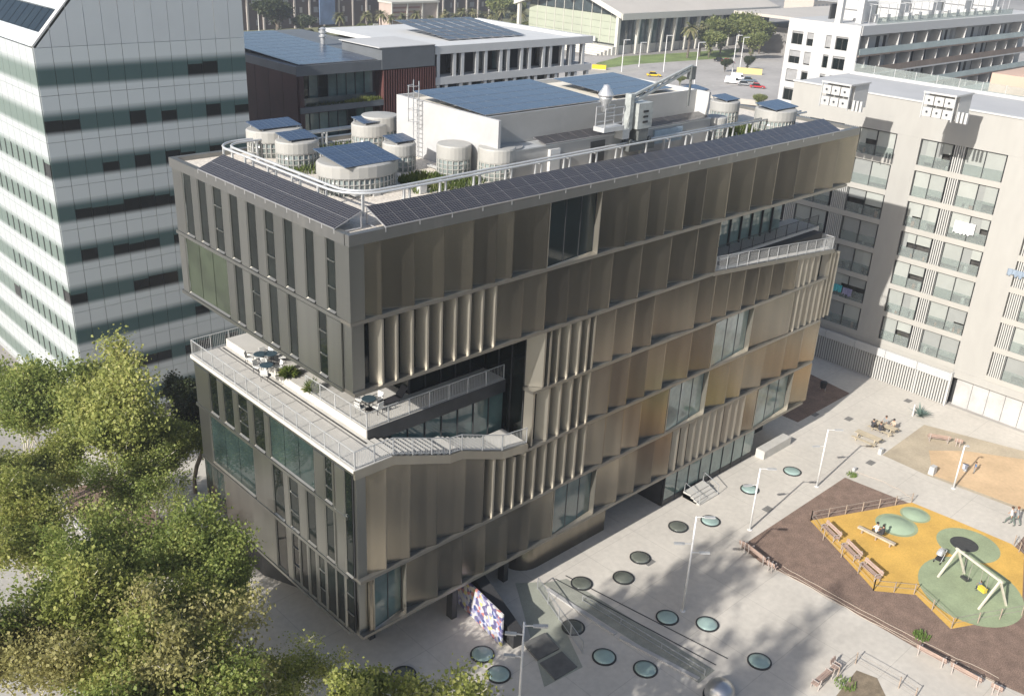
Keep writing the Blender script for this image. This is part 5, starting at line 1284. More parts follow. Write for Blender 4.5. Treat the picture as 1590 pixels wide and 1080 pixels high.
# --- swings
SW = mat('pale_swing_timber', (.56, .53, .44), .7, nscale=2, namt=.08); SWM = mat('dark_rubber_seat', (.04, .045, .04), .7)
f1, f2 = onz(1456, 896), onz(1519, 946); f3, f4 = onz(1497, 890), onz(1562, 940)
t1, t2 = (f1+f3)/2, (f2+f4)/2; hh = 2.35; t1 = Vector((t1.x, t1.y, hh)); t2 = Vector((t2.x, t2.y, hh))
sg = thing('swing_frame', 'pale timber double swing with an A frame at each end on green rubber', 'swing', (f1+f4)/2)
for f, t in ((f1, t1), (f3, t1), (f2, t2), (f4, t2)): build(MB().bar((f.x, f.y, .03), t+(t-Vector((f.x, f.y, 0))).normalized()*.1, .13, .13), 'leg', SW, sg)
build(MB().bar(t1+(t1-t2).normalized()*.2, t2+(t2-t1).normalized()*.2, .12, .14), 'crossbar', SW, sg)
SWY = mat('yellow_plastic', (.70, .55, .06), .5); SWB = mat('blue_plastic', (.04, .16, .40), .5)
for k, (u, m_) in enumerate(((.3, SWM), (.68, SWY))):
    p = t1.lerp(t2, u); d = (t2-t1).normalized(); s_ = Vector((-d.y, d.x, 0))
    sp = p-Vector((0, 0, 1.75))+s_*(.15 if k else 0)
    seat = build(MB().bar(sp-d*.3, sp+d*.3, .3, .16), 'swing_seat', m_, sg)
    for e in (-1, 1): build(MB().bar(p+d*.28*e, sp+d*.28*e, .025, .025), 'chain', WIRE, seat)
    if k: build(MB().bar(sp-d*.3+Vector((0, 0, .2)), sp+d*.3+Vector((0, 0, .2)), .36, .06), 'safety_bar', SWY, seat)
# seesaw
a, b = onz(1333, 817, .45), onz(1390, 845, .45); ss = thing('seesaw', 'long timber seesaw beam on the yellow ground', 'seesaw', ((a.x+b.x)/2, (a.y+b.y)/2, .02))
build(MB().bar(a, b, .32, .14), 'beam', mat('weathered_beam', (.42, .36, .28), .8, nscale=2, namt=.2), ss)
for t in (.12, .5, .88): p = a.lerp(b, t); build(MB().bar((p.x, p.y, .02), (p.x, p.y, .42), .12, .12), 'support', POST, ss)
# pushchair
c = onz(1457, 872); pc = thing('pushchair', 'pale grey pushchair parked between the yellow ground and the green oval', 'pushchair', (c.x, c.y, .03))
for dx in (-.3, .3):
    for dy in (-.25, .25): build(MB().tube([(c.x+dx, c.y+dy-.03, .13), (c.x+dx, c.y+dy+.03, .13)], .1, 10), 'wheel', DARK, pc)
build(MB().bar((c.x-.35, c.y, .35), (c.x+.3, c.y, .5), .42, .1), 'seat', CHD, pc); build(MB().tube([(c.x+.3*math.cos(R(a_)), c.y, .65+.35*math.sin(R(a_))) for a_ in range(20, 161, 20)], .24, 8), 'hood', PALEG, pc)
build(MB().bar((c.x-.2, c.y-.22, .1), (c.x+.55, c.y-.22, .98), .03, .03).bar((c.x-.2, c.y+.22, .1), (c.x+.55, c.y+.22, .98), .03, .03).bar((c.x+.55, c.y-.22, .98), (c.x+.55, c.y+.22, .98), .03, .03), 'frame', GALV, pc)
# sloped paved beds, stone seats and ramp
RAMP = mat('greenish_ramp_paving', (.29, .30, .25), .8, nscale=.5, namt=.12, fine=.06)
ROADC = mat('ramp_wall_dark', (.028, .028, .03), .8)
rp = G2((800, 905), (842, 903), (905, 1035), (845, 1066))
sheet(rp, .012, 'ramp_paving', RAMP)
a, b = onz(835, 905, .5), onz(905, 1005, .5)
RL = thing('ramp_railing', 'thin grey railing along the right side of the entrance ramp', 'railing', (a.x, a.y, 0))
railing(RL, [(a.x, a.y, .02), tuple(Vector((a.x, a.y, .02)).lerp(Vector((b.x, b.y, .02)), .5)), (b.x, b.y, .02)], 1.0, GALV, 2.0, .16)
sheet(G2((842, 905), (880, 898), (1110, 1040), (1085, 1060)), .012, 'cobbled_strip', mat('cobbled_strip', (.27, .275, .235), .85, nscale=1.2, namt=.15, fine=.15))
def seatwall(pa, pb, label, w_=.5, h=.42):
    a, b = onz(*pa), onz(*pb); o = build(MB().bar((a.x, a.y, h/2), (b.x, b.y, h/2), w_, h), 'stone_kerb', GREYC, loc=(a.x, a.y, 0), label=label, cat='kerb')
for i, (pa, pb, lb) in enumerate((((850, 915), (955, 985), 'long low stone kerb running down beside the ramp, upper length'), ((962, 990), (1085, 1055), 'long low stone kerb running down beside the ramp, lower length'))): seatwall(pa, pb, lb, .3, .12)
for pa, pb in (((862, 898), (1112, 1032)), ((878, 893), (1130, 1022))):
    a, b = onz(*pa), onz(*pb); d = (b-a).normalized(); s = Vector((-d.y, d.x, 0))*.05
    o = structure(MB().add([(v.x, v.y, .017) for v in (a-s, b-s, b+s, a+s)], [(0,1,2,3)]), 'drain_channel', DARKMET)
HRL = thing('bench_railing', 'low thin handrail in the middle of the cobbled strip', 'railing', onz(960, 960))
a, b = onz(905, 925, .45), onz(1095, 1040, .45); railing(HRL, [(a.x, a.y, .02), (b.x, b.y, .02)], .5, GALV, 3, 0)
for i, (pts, lb) in enumerate(((((812, 1000), (846, 984), (868, 1008), (834, 1026)), 'upper dark stone step at the foot of the entrance ramp'), (((838, 1030), (872, 1012), (896, 1036), (862, 1056)), 'lower dark stone step at the foot of the entrance ramp'))):
    q = G2(*pts); o = build(MB().prism(q, .012, .16-i*.06), 'stone_step', mat('dark_stone', (.11, .11, .105), .8, nscale=1.5, namt=.2) if 'dark_stone' not in MATS else MATS['dark_stone'], loc=(q[0][0], q[0][1], .012), label=lb, cat='step')
# manholes
for px, py in ((1008, 872), (1192, 790), (1352, 718), (1310, 610), (1410, 622), (1265, 643), (1318, 650)):
    c = onz(px, py); s = .45; structure(MB().add([(c.x-s, c.y-s*.7, .010), (c.x+s, c.y-s*.7, .010), (c.x+s, c.y+s*.7, .010), (c.x-s, c.y+s*.7, .010)], [(0,1,2,3)]), 'manhole_cover', mat('manhole_grey', (.17, .165, .155), .8, nscale=3, namt=.2) if 'manhole_grey' not in MATS else MATS['manhole_grey'])
# painted panel and dark slanted wall at the entrance
def mosaic():
    m = bpy.data.materials.new('colourful_mosaic_print'); m.use_nodes = True; t = m.node_tree; N = t.nodes; L = t.links; p = N['Principled BSDF']
    g = N.new('ShaderNodeNewGeometry'); v = N.new('ShaderNodeTexVoronoi'); v.inputs['Scale'].default_value = 3.6; L.new(g.outputs['Position'], v.inputs[0])
    s = N.new('ShaderNodeSeparateColor'); L.new(v.outputs['Color'], s.inputs[0]); rp_ = N.new('ShaderNodeValToRGB'); rp_.color_ramp.interpolation = 'CONSTANT'; e = rp_.color_ramp.elements
    cols = [(0, (.12, .11, .22)), (.2, (.48, .47, .5)), (.36, (.25, .24, .38)), (.5, (.45, .18, .16)), (.6, (.35, .38, .55)), (.74, (.52, .51, .48)), (.86, (.05, .08, .22)), (.93, (.55, .5, .2))]
    e[0].position, e[0].color = 0, (*cols[0][1], 1); e[1].position, e[1].color = cols[1][0], (*cols[1][1], 1)
    for q, c in cols[2:]: n = e.new(q); n.color = (*c, 1)
    L.new(s.outputs[0], rp_.inputs[0]); L.new(rp_.outputs[0], p.inputs['Base Color']); p.inputs['Roughness'].default_value = .6; return m
a = onz(733, 912, 2.6); p1 = onz(779, 1003); p0 = onz(744, 968)
d = (Vector((p1.x, p1.y, 0))-Vector((p0.x, p0.y, 0))).normalized(); q0 = Vector((p1.x, p1.y, 0))-d*5.2; q1 = Vector((p1.x, p1.y, 0))
pn = thing('painted_panel', 'upright panel covered in a patchwork of violet, white and red under the building edge', 'art panel', q0)
nrm = Vector((-d.y, d.x, 0))*.06
build(MB().hexa([q0-nrm+Vector((0,0,.05)), q1-nrm+Vector((0,0,.05)), q1+nrm+Vector((0,0,.05)), q0+nrm+Vector((0,0,.05))], [q0-nrm+Vector((0,0,2.6)), q1-nrm+Vector((0,0,2.6)), q1+nrm+Vector((0,0,2.6)), q0+nrm+Vector((0,0,2.6))]), 'panel', mosaic(), pn)
for t in (.05, .5, .95): w0 = q0.lerp(q1, t)+nrm*1.6; build(MB().bar(w0, w0+Vector((0, 0, 2.55)), .08, .08), 'post', DARKMET, pn)
w0 = q0+nrm*16; w1 = q1+nrm*16+d*.6
build(MB().hexa([w0-nrm*8, w1-nrm*8, w1+nrm*6, w0+nrm*6], [w0-nrm*8+Vector((0,0,3.0)), w1-nrm*8+Vector((0,0,1.1)), w1+nrm*6+Vector((0,0,1.1)), w0+nrm*6+Vector((0,0,3.0))]), 'ramp_wall', ROADC, loc=w0, label='dark sloping wall behind the painted panel at the building entrance', cat='wall')
# steel dome at the bottom edge
c = onz(1117, 1082); dm = thing('steel_dome', 'shiny steel dome cut off by the bottom picture edge', 'dome', (c.x, c.y, 0))
DOM = metal_mat('dome_steel', (.5, .5, .5), (.62, .62, .62), .3, .8, .05)
build(MB().lathe([(.9, 0), (.98, .25), (.95, .55), (.8, .9), (.5, 1.15), (.02, 1.25)], (c.x, c.y, .004), 24), 'dome', DOM, dm, True); build(MB().lathe([(1.05, 0), (1.05, .12), (.9, .14)], (c.x, c.y, .004), 24), 'ring', DARKMET, dm)
# brown bed in the shade, litter bin, green cart
sheet([(52.5, 1.6), (62.5, 1.6), (63.5, 7.5), (52.5, 7.5)], .012, 'mulch_bed', MULCH)
c = onz(1277, 606); lb_ = thing('litter_bin', 'dark litter bin on legs in the shade before the slatted gate', 'bin', (c.x, c.y, 0))
build(MB().lathe([(.3, .35), (.36, 1.0), (.02, 1.02)], (c.x, c.y, 0), 12), 'bucket', DARKMET, lb_)
for s in (-.28, .28): build(MB().bar((c.x, c.y+s, 0), (c.x, c.y+s, .9), .05, .05), 'leg', GALV, lb_)
c = onz(1428, 646); AGM = leaf_mat('blue_green_blades', (.10, .16, .14), (.17, .24, .21), (.26, .32, .28), .15)
ag = thing('agave_planter', 'spiky blue green plant with a pale post in front of the slatted gate', 'plant', (c.x, c.y, 0))
mb = MB(); rr = random.Random(9)
for i in range(46):
    a_ = rr.random()*6.283; e = rr.uniform(.25, 1.35); L_ = rr.uniform(.9, 1.5); d = Vector((math.cos(a_)*math.cos(e), math.sin(a_)*math.cos(e), math.sin(e))); s = Vector((-math.sin(a_), math.cos(a_), 0))*.07; p0 = Vector((c.x, c.y, .1)); mb.add([p0-s, p0+s, p0+d*L_*.5+s, p0+d*L_, p0+d*L_*.5-s], [(0,1,2,3,4)])
build(mb, 'leaf_blades', AGM, ag); build(MB().bar((c.x-.5, c.y+.5, 0), (c.x-.5, c.y+.5, 1.3), .15, .1), 'post', WHITE, ag)
ac = onz(1437, 588, 3.0)
# bicycles of sorts: small spring rider on the orange ground
c = onz(1498, 731); sr = thing('spring_rider', 'pale blue spring rider toy on the orange rubber ground', 'play toy', (c.x, c.y, .02))
RID = mat('pale_blue_toy', (.45, .52, .68), .5)
build(MB().lathe([(.18, .02), (.18, .1), (.12, .12), (.18, .2), (.12, .28), (.18, .36), (.1, .4)], (c.x, c.y, 0), 10), 'spring', GALV, sr)
build(MB().hexa([(c.x-.5, c.y-.1, .4), (c.x+.5, c.y-.1, .4), (c.x+.5, c.y+.1, .4), (c.x-.5, c.y+.1, .4)], [(c.x-.65, c.y-.1, .95), (c.x+.35, c.y-.1, .6), (c.x+.35, c.y+.1, .6), (c.x-.65, c.y+.1, .95)]), 'body', RID, sr); build(MB().bar((c.x-.35, c.y-.28, .9), (c.x-.35, c.y+.28, .9), .05, .05), 'handle', DARKMET, sr)
# ================================================================ trees
import numpy as np
BARK = mat('plane_tree_bark', (.42, .39, .31), .85, nscale=2.2, namt=.35, bump=.3)
BARKD = mat('dark_bark', (.12, .10, .08), .9, nscale=2, namt=.3)
LEAFA = leaf_mat('autumn_plane_leaves', (.115, .15, .036), (.315, .345, .092), (.50, .47, .175), .5)
LEAFB = leaf_mat('green_plane_leaves', (.095, .14, .034), (.255, .31, .08), (.43, .42, .14), .5)
LEAFD = leaf_mat('dark_green_leaves', (.02, .033, .012), (.045, .06, .022), (.08, .092, .04), .25)
LEAFW = leaf_mat('brownish_leaves', (.17, .165, .065), (.36, .335, .13), (.50, .46, .2), .5)
def tree_meshes(seed, H, CR, nleaf, leaf=.21, trunk=.17, base=.33, bare=0.0, crown=1.0, low=2):
    rnd = random.Random(seed); mb = MB(); tips = []
    def limb(p, d, L, r, depth):
        n = 4; pts = [p]; rs = [r]; q = p.copy(); dd = d.copy()
        for i in range(n):
            dd = (dd + Vector((rnd.uniform(-.22, .22), rnd.uniform(-.22, .22), rnd.uniform(-.05, .16)))).normalized(); q = q + dd*(L/n); pts.append(q.copy()); rs.append(max(.012, r*(1-.55*(i+1)/n)))
        mb.tube(pts, rs, 7 if depth == 0 else (5 if depth < 3 else 3), cap=depth == 0)
        if depth >= low:
            for i in range(1, n+1): tips.append((pts[i], L*.55))
        if depth >= 4: return
        k = [5, 4, 3, 3][depth]
        for j in range(k):
            t = rnd.uniform(.55, 1.0) if depth else rnd.uniform(.72, 1.0); i = min(n-1, int(t*n)); s = pts[i].lerp(pts[i+1], t*n-i) if i < n else pts[n]
            a = rnd.uniform(0, 6.283) + j*6.283/k; e = rnd.uniform(.25, 1.0) if depth else rnd.uniform(.5, 1.15)
            nd = (Vector((math.cos(a)*math.cos(e), math.sin(a)*math.cos(e), math.sin(e))) + dd*.35).normalized()
            limb(s, nd, L*rnd.uniform(.5, .72), rs[min(n, i+1)]*rnd.uniform(.6, .75), depth+1)
    limb(Vector((0, 0, 0)), Vector((rnd.uniform(-.06, .06), rnd.uniform(-.06, .06), 1)).normalized(), H*base*1.25, trunk, 0)
    # scale the skeleton so the crown has the wanted height and spread
    mz = max(p.z for p, _ in tips); mr = sorted((p.xy.length for p, _ in tips))[int(len(tips)*.95)]
    sz, sr = H*.97/mz, CR*.92/mr
    f = lambda z: min(1, max(0, (z-H*base*.5)/(H*.25)))
    v2 = []
    for x, y, z in mb.v:
        k = 1+(sr-1)*f(z*sz); v2.append((x*k, y*k, z*sz))
    mb.v = v2
    tp = np.array([[p.x*(1+(sr-1)*f(p.z*sz)), p.y*(1+(sr-1)*f(p.z*sz)), p.z*sz] for p, _ in tips]); 
    rg = np.random.RandomState(seed)
    keep = rg.rand(len(tp)) > bare; tp = tp[keep]
    wgt = rg.gamma(.7, 1.0, len(tp)); wgt /= wgt.sum()
    idx = rg.choice(len(tp), nleaf, p=wgt)
    pos = tp[idx] + rg.normal(0, 1, (nleaf, 3))*np.array([.38, .38, .3])*crown*(CR/4.5)
    nrm = rg.normal(0, 1, (nleaf, 3)); nrm[:, 2] = np.abs(nrm[:, 2])*.8+.15; nrm[:, 0] -= .55; nrm /= np.linalg.norm(nrm, axis=1)[:, None]
    t = rg.normal(0, 1, (nleaf, 3)); t -= nrm*(t*nrm).sum(1)[:, None]; t /= np.linalg.norm(t, axis=1)[:, None]; b = np.cross(nrm, t)
    s = (leaf*rg.uniform(.4, 1.45, nleaf))[:, None]
    q = np.stack([pos-t*s*.6, pos+b*s*.48-t*s*.05+nrm*s*.12, pos+t*s*.6, pos-b*s*.48-t*s*.05+nrm*s*.12], 1).reshape(-1, 3)
    me = bpy.data.meshes.new('crown'); me.vertices.add(nleaf*4); me.vertices.foreach_set('co', q.astype(np.float32).ravel())
    me.loops.add(nleaf*4); me.loops.foreach_set('vertex_index', np.arange(nleaf*4, dtype=np.int32))
    me.polygons.add(nleaf); me.polygons.foreach_set('loop_start', np.arange(0, nleaf*4, 4, dtype=np.int32)); me.update(calc_edges=True); me.validate()
    return mb.mesh('trunk'), me
KINDS = {}
def tree(kind, loc, label, rot=0.0, s=1.0, name='plane_tree', group=None, lm=None):
    tm, cm, bark, lf = KINDS[kind]
    o = thing(name, label, 'tree', loc, group); o.rotation_euler = (0, 0, rot); o.scale = s if hasattr(s, '__len__') else (s, s, s)
    put('trunk', tm, bark, o); 
    me = cm
    if lm and lm != lf:
        key = (kind, lm.name)
        if key not in KINDS: m2 = cm.copy(); m2.materials.clear(); KINDS[key] = m2
        me = KINDS[key]; lf = lm
    put('crown', me, lf, o); return o
KINDS['A'] = (*tree_meshes(1, 13.2, 5.6, 30000, .165), BARK, LEAFA)
KINDS['B'] = (*tree_meshes(12, 12.6, 5.2, 27000, .165), BARK, LEAFB)
KINDS['C'] = (*tree_meshes(3, 12.0, 5.2, 16000, .15, bare=.45), BARK, LEAFA)
KINDS['Q'] = (*tree_meshes(33, 12.0, 5.4, 5200, .26, bare=.55), BARK, LEAFB)
KINDS['S'] = (*tree_meshes(4, 9.8, 3.0, 12000, .155, trunk=.11), BARK, LEAFB)
KINDS['D'] = (*tree_meshes(5, 9.5, 3.2, 26000, .16, base=.25), BARKD, LEAFD)
KINDS['F'] = (*tree_meshes(6, 9.0, 4.6, 9000, .5, base=.12, low=0, crown=1.5), BARKD, LEAFD)
def at(px, py, z): p = onz(px, py, z); return (p.x, p.y, 0.0)
g = 'plane trees in the street beside the bronze building'
TR = [
 ('A', (160, 655, 8.5), 'tall yellow green plane tree rising highest in front of the white tower', 0.3, 1.08, None),
 ('B', (22, 665, 8.0), 'leafy plane tree at the left picture edge below the tower', 2.0, 1.0, None),
 ('S', (342, 665, 8.0), 'slim young tree with a bare pale trunk close to the bronze building wall', 1.0, .92, None),
 ('B', (262, 712, 7.0), 'smaller plane tree between the tall tree and the slim pale trunk', 4.0, .72, None),
 ('A', (55, 835, 8.5), 'broad plane tree at the left edge, halfway down the picture', 3.4, .95, None),
 ('B', (165, 915, 9.0), 'plane tree with thick green crown, left of the lower middle of the grove', 5.3, 1.0, LEAFA),
 ('A', (232, 850, 9.0), 'broad green plane tree in the middle of the grove', 1.4, .88, LEAFB),
 ('B', (346, 888, 8.4), 'plane tree whose crown reaches the lower left wall of the bronze building', 2.2, .68, None),
 ('C', (300, 1010, 8.5), 'half bare plane tree with pale branches showing at the bottom of the grove', .7, 1.0, LEAFW),
 ('C', (420, 1060, 7.0), 'thin crowned plane tree with long pale limbs near the building corner', 3.1, .68, None),
 ('A', (40, 1010, 9.0), 'plane tree with yellowing leaves in the bottom left picture corner', 4.4, .95, LEAFW),
 ('B', (170, 1070, 9.0), 'plane tree cut by the bottom edge, right of the yellowing corner tree', 1.9, .95, LEAFA),
 ('S', (575, 1078, 7.2), 'yellow green treetop at the bottom edge left of the small treetop', .2, 1.0, LEAFA),
 ('S', (690, 1110, 7.5), 'small yellow green treetop poking up at the bottom edge under the painted panel', 2.6, .92, LEAFA),
 ('A', (45, 640, 8.5), 'tall plane tree at the far left edge in front of the tower', 1.2, .95, LEAFB),
 ('B', (225, 690, 7.5), 'plane tree just right of the tallest one, leaning over the paving', 0.6, .8, LEAFA),
 ('B', (15, 745, 8.0), 'plane tree at the left edge between the two broad edge trees', 4.9, .9, LEAFA),
 ('B', (365, 1060, 8.0), 'plane tree crown at the bottom edge right of the half bare tree', 3.3, .85, LEAFA),
 ('B', (100, 745, 7.0), 'plane tree behind the broad left edge tree, before the tower foot', 2.5, .8, LEAFA),
 ('C', (225, 770, 6.5), 'sparse plane tree in the clearing before the sunlit paving', 5.5, .8, LEAFB),
 ('A', (110, 945, 8.5), 'plane tree filling the left grove between the edge tree and the thick green crown', 2.9, .9, LEAFB),
 ('B', (345, 955, 8.0), 'plane tree at the front of the grove under the reaching crown', 3.9, .85, LEAFA),
 ('A', (255, 1090, 8.5), 'plane tree crown at the bottom edge below the half bare tree', 5.0, .9, LEAFB),
]
for k, p, lb, r, s, lm in TR: tree(k, at(*p), lb, r, s, group=g, lm=lm)
tree('D', at(292, 655, 6.5), 'dark green bushy tree squeezed between the white tower and the bronze building', 0, 1.05, 'evergreen_tree')
# more of the same street trees outside the picture, whose shade falls on the plaza
for i, (x, y, k, s) in enumerate(((-4.5, -16.5, 'C', 1.1), (-13, -22, 'C', 1.0), (-4.5, -28, 'C', 1.0))):
    tree(k, (x, y, 0), 'plane tree of the street row outside the picture, shading the plaza', i*1.3, s, group='street trees just outside the picture')
for i, (x, y, s) in enumerate(((-32, -14, 1.0), (-37, -24, 1.08))):  # stretched tree shapes added out of view to cast the plaza's blotchy shade
    tree('Q', (x, y, 0), 'added very tall tree shape far outside the picture, shading the plaza', i*2.1, (.95*s, .95*s, 3.0*s), 'added_shade_tree', 'added shade casters outside the picture')
rnd = random.Random(4)
for i in range(15):  # dark leaved rows added out of view so the long front reflects dark
    for j in range(2):
        tree('AB'[(i+j) % 2], (-12+i*6.2+rnd.uniform(-1, 1), -45-j*8+rnd.uniform(-1, 1), 0), 'added dark tree beyond the plaza, outside the picture, for dark reflections', rnd.random()*6, 1.05, group='added dark trees beyond the plaza', lm=LEAFD)
# far trees and palms
PALM = leaf_mat('palm_fronds', (.08, .095, .04), (.17, .17, .075), (.28, .24, .14), .3)
def palm_meshes(seed, H=9.0, Lf=3.6):
    rr = random.Random(seed); t = MB().tube([(0, 0, 0), (.1, 0, H*.5), (0, .1, H)], [.38, .30, .34], 7); c = MB()
    for i in range(46):
        a = rr.random()*6.283; e = rr.uniform(-.5, 1.25); d = Vector((math.cos(a), math.sin(a), 0)); s = Vector((-d.y, d.x, 0)); L = Lf*rr.uniform(.8, 1.1); p = Vector((0, 0, H)); prev = None
        for k in range(6):
            u = k/5; q = p+d*(L*u*math.cos(e*(1-.3*u)))+Vector((0, 0, L*u*math.sin(e)-L*.55*u*u)); w_ = .42*(1-abs(u-.45)*1.3)+.04
            a_, b_ = q-s*w_+Vector((0, 0, -.2*w_)), q+s*w_+Vector((0, 0, -.2*w_))
            if prev: c.add([prev[0], prev[1], prev[2], a_, q, b_], [(0, 1, 4, 3), (1, 2, 5, 4)])
            prev = (a_, q, b_)
    return t.mesh('trunk'), c.mesh('crown')
for s in range(2): KINDS['P%d' % s] = (*palm_meshes(20+s), BARKD, PALM)
LEAFF = leaf_mat('park_leaves', (.085, .11, .035), (.17, .195, .06), (.26, .26, .10), .35)
KINDS['G'] = (KINDS['F'][0], KINDS['F'][1].copy(), BARKD, LEAFF); KINDS['G'][1].materials.clear()
rnd = random.Random(21)
pal = [570, 592, 608, 625, 646, 668, 690, 705, 716, 732, 748, 762, 778, 795, 807, 528]
for i, px in enumerate(pal):
    p = onz(px, 57+rnd.uniform(-2, 3)-(px-570)*.03, 0)
    tree('P%d' % (i % 2), (p.x, p.y, 0), 'palm in the long row in front of the dark brick housing', rnd.random()*6, rnd.uniform(.65, .95), 'palm_tree', 'palms before the brick housing')
for i, px in enumerate((560, 583, 615, 640, 660, 684, 700, 722, 742, 756, 770, 786, 800, 815, 505, 480)):
    p = onz(px, 57+rnd.uniform(-1, 4)-(px-570)*.03, 0)
    tree('G', (p.x, p.y, 0), 'low bushy tree growing between the distant palms', rnd.random()*6, rnd.uniform(.3, .52), 'park_tree', 'bushy trees among the distant palms')
for (px, py), s, k, lb in (((432, 62), 1.5, 'F', 'big round dark tree before the brick housing, left of the palms'), ((470, 62), .9, 'F', 'dark shrubby tree right of the big round tree'), ((772, 42), 1.3, 'G', 'tall leafy tree left of the gabled hall'), ((800, 40), 1.2, 'G', 'leafy tree right beside the left column of the gabled hall'),
        ((1118, 84), 1.35, 'G', 'left tree of the green clump in front of the hall columns'), ((1150, 82), 1.5, 'G', 'middle tree of the green clump in front of the hall columns'), ((1178, 84), 1.35, 'G', 'right tree of the green clump in front of the hall columns'), ((1100, 90), 1.0, 'G', 'lowest tree of the green clump, next to the lawn palm'), ((1165, 92), 1.0, 'G', 'front tree of the green clump above the parked cars'),
        ((1125, 112), .45, 'F', 'dark roundish shrub left of the parked vans'), ((1160, 110), .5, 'F', 'dark shrub above the parked vans'), ((1055, 133), .3, 'G', 'single small bush beside the road under the lamp pole'), ((1176, 168), .4, 'G', 'bush at the end of the underpass parapet')):
    p = onz(px, py); tree(k, (p.x, p.y, 0), lb, rnd.random()*6, s, 'park_tree')
for (px, py), lb in (((1067, 90), 'left palm on the lawn in front of the hall'), ((1085, 88), 'right palm on the lawn in front of the hall')):
    p = onz(px, py); tree('P0', (p.x, p.y, 0), lb, px, 1.15, 'palm_tree')
# street lamps far away
for i, (bx, by, tx, ty, lb) in enumerate(((1076, 146, 1086, 66, 'tall thin street pole right of the road sweep'), (1030, 112, 1031, 55, 'thin pole on the lawn before the hall'), (965, 112, 967, 62, 'thin pole left on the lawn before the hall'), (1137, 112, 1141, 55, 'thin pole before the green clump'), (1148, 112, 1152, 58, 'second thin pole before the green clump'), (992, 104, 993, 66, 'thin pole in the middle of the lawn'), (403, 62, 405, 0, 'tall thin pole left of the big round tree'), (580, 62, 583, 38, 'small street light among the palms, left one'), (690, 62, 693, 34, 'small street light among the palms, middle one'), (707, 60, 708, 36, 'small street light among the palms, right one'))):
    b = onz(bx, by); h = min(22, topz(b, tx, ty)); o = thing('street_lamp', lb, 'street lamp', (b.x, b.y, 0))
    build(MB().tube([(b.x, b.y, 0), (b.x, b.y, h)], [.16, .11], 6), 'pole', LMP, o); build(MB().bar((b.x-.2, b.y, h), (b.x+1.4, b.y-1.2, h+.1), .3, .2), 'lamp_head', PALEG, o)

# ================================================================ vehicles on the far road
TYRE = mat('tyre_rubber', (.02, .02, .02), .8); RIMM = mat('wheel_rim', (.4, .4, .4), .4, .5)
def vehicle(name, label, px, py, rz, paint, L=4.4, W=1.75, H=1.45, van=False, cat='car', top=None):
    p = onz(px, py); o = thing(name, label, cat, (0, 0, 0))
    hb = .75*H/1.45 if not van else H*.5
    prof_ = [(-L/2, .35), (-L/2, hb*.95), (-L*.46, hb), (L*.36, hb), (L*.48, hb*.8), (L/2, hb*.62), (L/2, .35)]
    m_ = MB(); n = len(prof_); vs = [(x, -W/2, z) for x, z in prof_]+[(x, W/2, z) for x, z in prof_]
    m_.add(vs, [tuple(range(n)), tuple(range(2*n-1, n-1, -1))]+[(i, i+n, (i+1) % n+n, (i+1) % n) for i in range(n)]); build(m_, 'body', paint, o)
    c0, c1 = (-L*.46, L*.30) if van else (-L*.40, L*.22); t0, t1 = (-L*.45, L*.22) if van else (-L*.28, L*.08); i_ = .12
    build(MB().hexa([(c0, -W/2+.04, hb), (c1, -W/2+.04, hb), (c1, W/2-.04, hb), (c0, W/2-.04, hb)], [(t0, -W/2+.2, H-.06), (t1, -W/2+.2, H-.06), (t1, W/2-.2, H-.06), (t0, W/2-.2, H-.06)]), 'cabin_glass', paint if van else GLASS, o)
    if van: build(MB().hexa([(L*.12, -W/2+.03, hb), (c1+.02, -W/2+.03, hb), (c1+.02, W/2-.03, hb), (L*.12, W/2-.03, hb)], [(L*.12, -W/2+.17, H-.25), (t1+.06, -W/2+.17, H-.25), (t1+.06, W/2-.17, H-.25), (L*.12, W/2-.17, H-.25)]), 'windscreen', GLASS, o)
    build(MB().box(t0, t1, -W/2+.2, W/2-.2, H-.06, H), 'roof', top or paint, o)
    for sx in (-.31, .31):
        for sy in (-1, 1):
            wh = build(MB().tube([(sx*L, sy*(W/2-.2), .32), (sx*L, sy*(W/2+.01), .32)], .32, 12), 'wheel', TYRE, o); build(MB().tube([(sx*L, sy*(W/2), .32), (sx*L, sy*(W/2+.02), .32)], .18, 8), 'rim', RIMM, wh)
    for sy in (-.6, .6): build(MB().cbox((L/2, sy, hb*.62), (.06, .3, .14)), 'headlight', WHITE, o); build(MB().cbox((-L/2, sy*1.1, hb*.75), (.06, .22, .16)), 'tail_light', mat('red_lamp', (.4, .02, .02), .3) if 'red_lamp' not in MATS else MATS['red_lamp'], o)
    o.location = (p.x, p.y, .014); o.rotation_euler = (0, 0, rz); return o
YC = mat('taxi_yellow', (.75, .5, .02), .35); BC = mat('car_black', (.02, .02, .022), .3); WC = mat('van_white', (.75, .75, .74), .35); RC = mat('car_red', (.45, .03, .03), .35); SC = mat('car_silver', (.4, .41, .42), .3, .4); BLC = mat('car_grey_blue', (.12, .16, .2), .3)
rd = math.atan2((onz(1180, 138)-onz(950, 121)).y, (onz(1180, 138)-onz(950, 121)).x)
vehicle('taxi', 'black and yellow taxi on the empty road', 1015, 119, rd+.15, YC, top=YC)
vehicle('van', 'white van parked nearest the white apartments', 1138, 130, rd, WC, 5.2, 1.95, 2.1, True, 'van')
vehicle('van', 'white van parked behind the nearest white van', 1146, 124, rd, WC, 5.0, 1.9, 2.0, True, 'van')
vehicle('parked_car', 'silver car parked between the vans and the red car', 1156, 133, rd, SC)
vehicle('parked_car', 'red car parked closest to the white apartments', 1176, 137, rd, RC)
vehicle('parked_car', 'dark blue car parked behind the silver car', 1163, 127, rd, BLC)
vehicle('parked_car', 'dark car under the green clump of trees', 1118, 96, rd, BC)
vehicle('parked_car', 'red car under the green clump of trees', 1130, 98, rd, RC)
